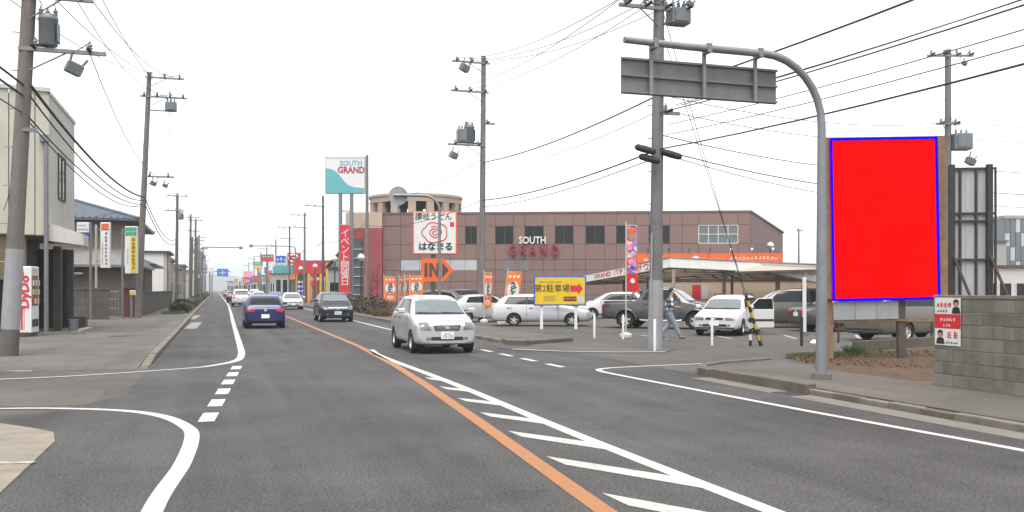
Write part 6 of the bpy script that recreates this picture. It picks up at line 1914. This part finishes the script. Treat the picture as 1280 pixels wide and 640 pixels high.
# right background beyond the billboards
x, y, z = P(1256, 273, 120)
ob_ = thing('office_block', 'grey glass office block at the far right edge', 'building', (x, y, 0), -A)
wd = 60 * S(120)
link('core', MB().span(0, wd, .1, 12, 0, z), 'glass_mid', ob_)
for k in range(9):
    for r in range(5):
        link('window_pane', MB().span(wd * k / 9 + .06, wd * (k + 1) / 9 - .06, .0, .1, z * (.15 + .17 * r) + .06, z * (.15 + .17 * (r + 1)) - .06), 'glass_mid' if (k + r) % 3 else 'glass_pale', ob_)
link('roof_edge', MB().span(-.1, wd, -.1, 12, z, z + .4), 'grey_wall', ob_)
t, wd, z = shop('long low pale building with brown roof edge behind the second billboard', 1225, 1330, 335, 80, 'offwhite', 10, nwin=5, roof='rust_wall')
t, wd, z = shop('grey flat building behind the second billboard', 1232, 1258, 303, 110, 'grey_wall', 10, nwin=2)
t, wd, z = shop('pale low shed behind the canopy right of the brown building', 984, 1060, 340, 100, 'offwhite', 10, nwin=4)
x, y = GD(998.5, 98)
utility_pole('thin lone pole right of the brown building against the sky', x, y, 8.2, .1, .07, m='pole_dark', pegs=False, arms=[(7.9, -.4, .4, 2)], n=8)

# ================================================================== WALKING MAN
def skin_mesh(chain_pts, edges, radii, root=0, sub=2):
    me = bpy.data.meshes.new('s'); me.from_pydata(chain_pts, edges, [])
    o = bpy.data.objects.new('s', me); COL.objects.link(o)
    md = o.modifiers.new('skin', 'SKIN'); md.use_smooth_shade = True; md.branch_smoothing = .3
    for i, v in enumerate(me.skin_vertices[0].data):
        r = radii[i]; v.radius = r if isinstance(r, tuple) else (r, r); v.use_root = (i == root)
    sb_ = o.modifiers.new('sub', 'SUBSURF'); sb_.levels = sub; sb_.render_levels = sub
    bpy.context.view_layer.update()
    out = bpy.data.meshes.new_from_object(o.evaluated_get(bpy.context.evaluated_depsgraph_get()))
    bpy.data.objects.remove(o)
    out.materials.clear()
    for p in out.polygons: p.use_smooth = True
    return out
V = []; Ed = []; Ra = []
def jv(p, r, parent=None):
    V.append(p); Ra.append(r); i = len(V) - 1
    if parent is not None: Ed.append((parent, i))
    return i
pel = jv((0, 0, .93), (.13, .10))
spi = jv((.015, 0, 1.12), (.125, .095), pel); che = jv((.03, 0, 1.33), (.15, .105), spi); nec = jv((.05, 0, 1.45), .055, che)
hd0 = jv((.065, 0, 1.53), (.062, .07), nec); hd1 = jv((.07, 0, 1.61), (.075, .092), hd0); hd2 = jv((.06, 0, 1.68), (.06, .07), hd1)
nose = jv((.168, 0, 1.585), .012, hd1)
hands = []
for sy, el, wr, fd in ((-1, (.04, -.25, 1.12), (.25, -.21, 1.10), Vector((.9, .15, .1))), (1, (-.08, .25, 1.13), (.02, .27, .90), Vector((.35, 0, -.9)))):
    sh = jv((.03, sy * .17, 1.38), .065, che); e_ = jv(el, .045, sh); w_ = jv(wr, .028, e_)
    fd.normalize(); lat = Vector((0, 0, 1)).cross(fd).normalized() if abs(fd.z) < .8 else Vector((1, 0, 0)); 
    pm = jv(tuple(Vector(wr) + fd * .06), (.036, .018), w_)
    for k in range(4):
        b_ = Vector(wr) + fd * .10 + lat * (.026 * (k - 1.5))
        f1 = jv(tuple(b_), .0095, pm)
        f2 = jv(tuple(b_ + fd * (.032 - .004 * abs(k - 1.4)) + Vector((0, 0, -.008))), .0085, f1)
        jv(tuple(b_ + fd * (.055 - .006 * abs(k - 1.4)) + Vector((0, 0, -.026))), .0075, f2)
    t1 = jv(tuple(Vector(wr) + fd * .045 + lat * .045), .011, pm); jv(tuple(Vector(wr) + fd * .08 + lat * .06), .009, t1)
legs = []
for sy, kn, an, to in ((-1, (.17, -.09, .5), (.34, -.09, .11), (.47, -.09, .075)), (1, (.0, .09, .5), (-.3, .09, .18), (-.2, .09, .075))):
    hp_ = jv((.0, sy * .09, .86), .085, pel); k_2 = jv(kn, .058, hp_); a_2 = jv(an, .042, k_2); jv(to, (.042, .03), a_2)
    legs.append((hp_, k_2, a_2))
x, y = G(837, 423)
man = thing('person', 'man in dark checked shirt and pale jeans walking right past the pickup', 'person', (x, y, -.035), -A)
link('body', skin_mesh(V, Ed, Ra), 'skin', man)
link('shirt', skin_mesh([(0, 0, .72), (.015, 0, 1.12), (.03, 0, 1.32), (.045, 0, 1.43), (.03, -.18, 1.385), (.03, .18, 1.385), (.04, -.25, 1.12), (-.08, .25, 1.13), (.13, -.235, 1.11), (-.04, .26, 1.03)],
     [(0, 1), (1, 2), (2, 3), (2, 4), (2, 5), (4, 6), (5, 7), (6, 8), (7, 9)], [(.175, .15), (.16, .13), (.178, .135), .075, .085, .085, .066, .066, .056, .056]), 'plaid', man)
link('jeans', skin_mesh([(0, 0, 1.04), (.0, -.09, .85), (.17, -.09, .5), (.33, -.09, .13), (0, .09, .85), (0, .09, .5), (-.29, .09, .2)],
     [(0, 1), (1, 2), (2, 3), (0, 4), (4, 5), (5, 6)], [(.15, .125), .112, .085, .078, .112, .085, .078]), 'denim', man)
for pts in (((.30, -.09, .07), (.40, -.09, .075), (.52, -.09, .065)), ((-.34, .09, .13), (-.26, .09, .09), (-.14, .09, .06))):
    link('shoe', skin_mesh(list(pts), [(0, 1), (1, 2)], [.05, .056, .042]), 'ink_soft', man)
link('hair', skin_mesh([(.0, 0, 1.58), (.02, 0, 1.66), (.07, 0, 1.705), (.12, 0, 1.69)], [(0, 1), (1, 2), (2, 3)], [(.06, .085), (.075, .09), (.06, .085), (.03, .06)]), 'hair', man)
for sy in (-1, 1):
    link('ear', MB().lathe([(.005, -.03), (.016, 0), (.005, .03)], c=(.055, sy * .088, 1.6), n=8), 'skin', man)
    link('eye', MB().lathe([(.002, -.01), (.01, 0), (.002, .01)], c=(.142, sy * .032, 1.615), n=8), 'ink', man)
link('mouth', MB().box((.138, 0, 1.54), (.02, .045, .008)), 'letter_red', man)

# ================================================================== HAZE
hz = bpy.data.materials.new('haze_air'); hz.use_nodes = True
hn = hz.node_tree
hn.nodes.remove(hn.nodes['Principled BSDF'])
pv = hn.nodes.new('ShaderNodeVolumePrincipled')
pv.inputs['Color'].default_value = (.93, .96, 1, 1)
pv.inputs['Density'].default_value = HAZE
pv.inputs['Anisotropy'].default_value = .2
hn.links.new(pv.outputs[0], hn.nodes['Material Output'].inputs['Volume'])
MATS['haze_air'] = hz
hzo = link('haze', MB().span(-1600, 1600, -350, 3100, -3.5, 75), 'haze_air')
hzo['kind'] = 'stuff'; hzo['label'] = 'thin pale haze hanging over the road'; hzo['category'] = 'haze'
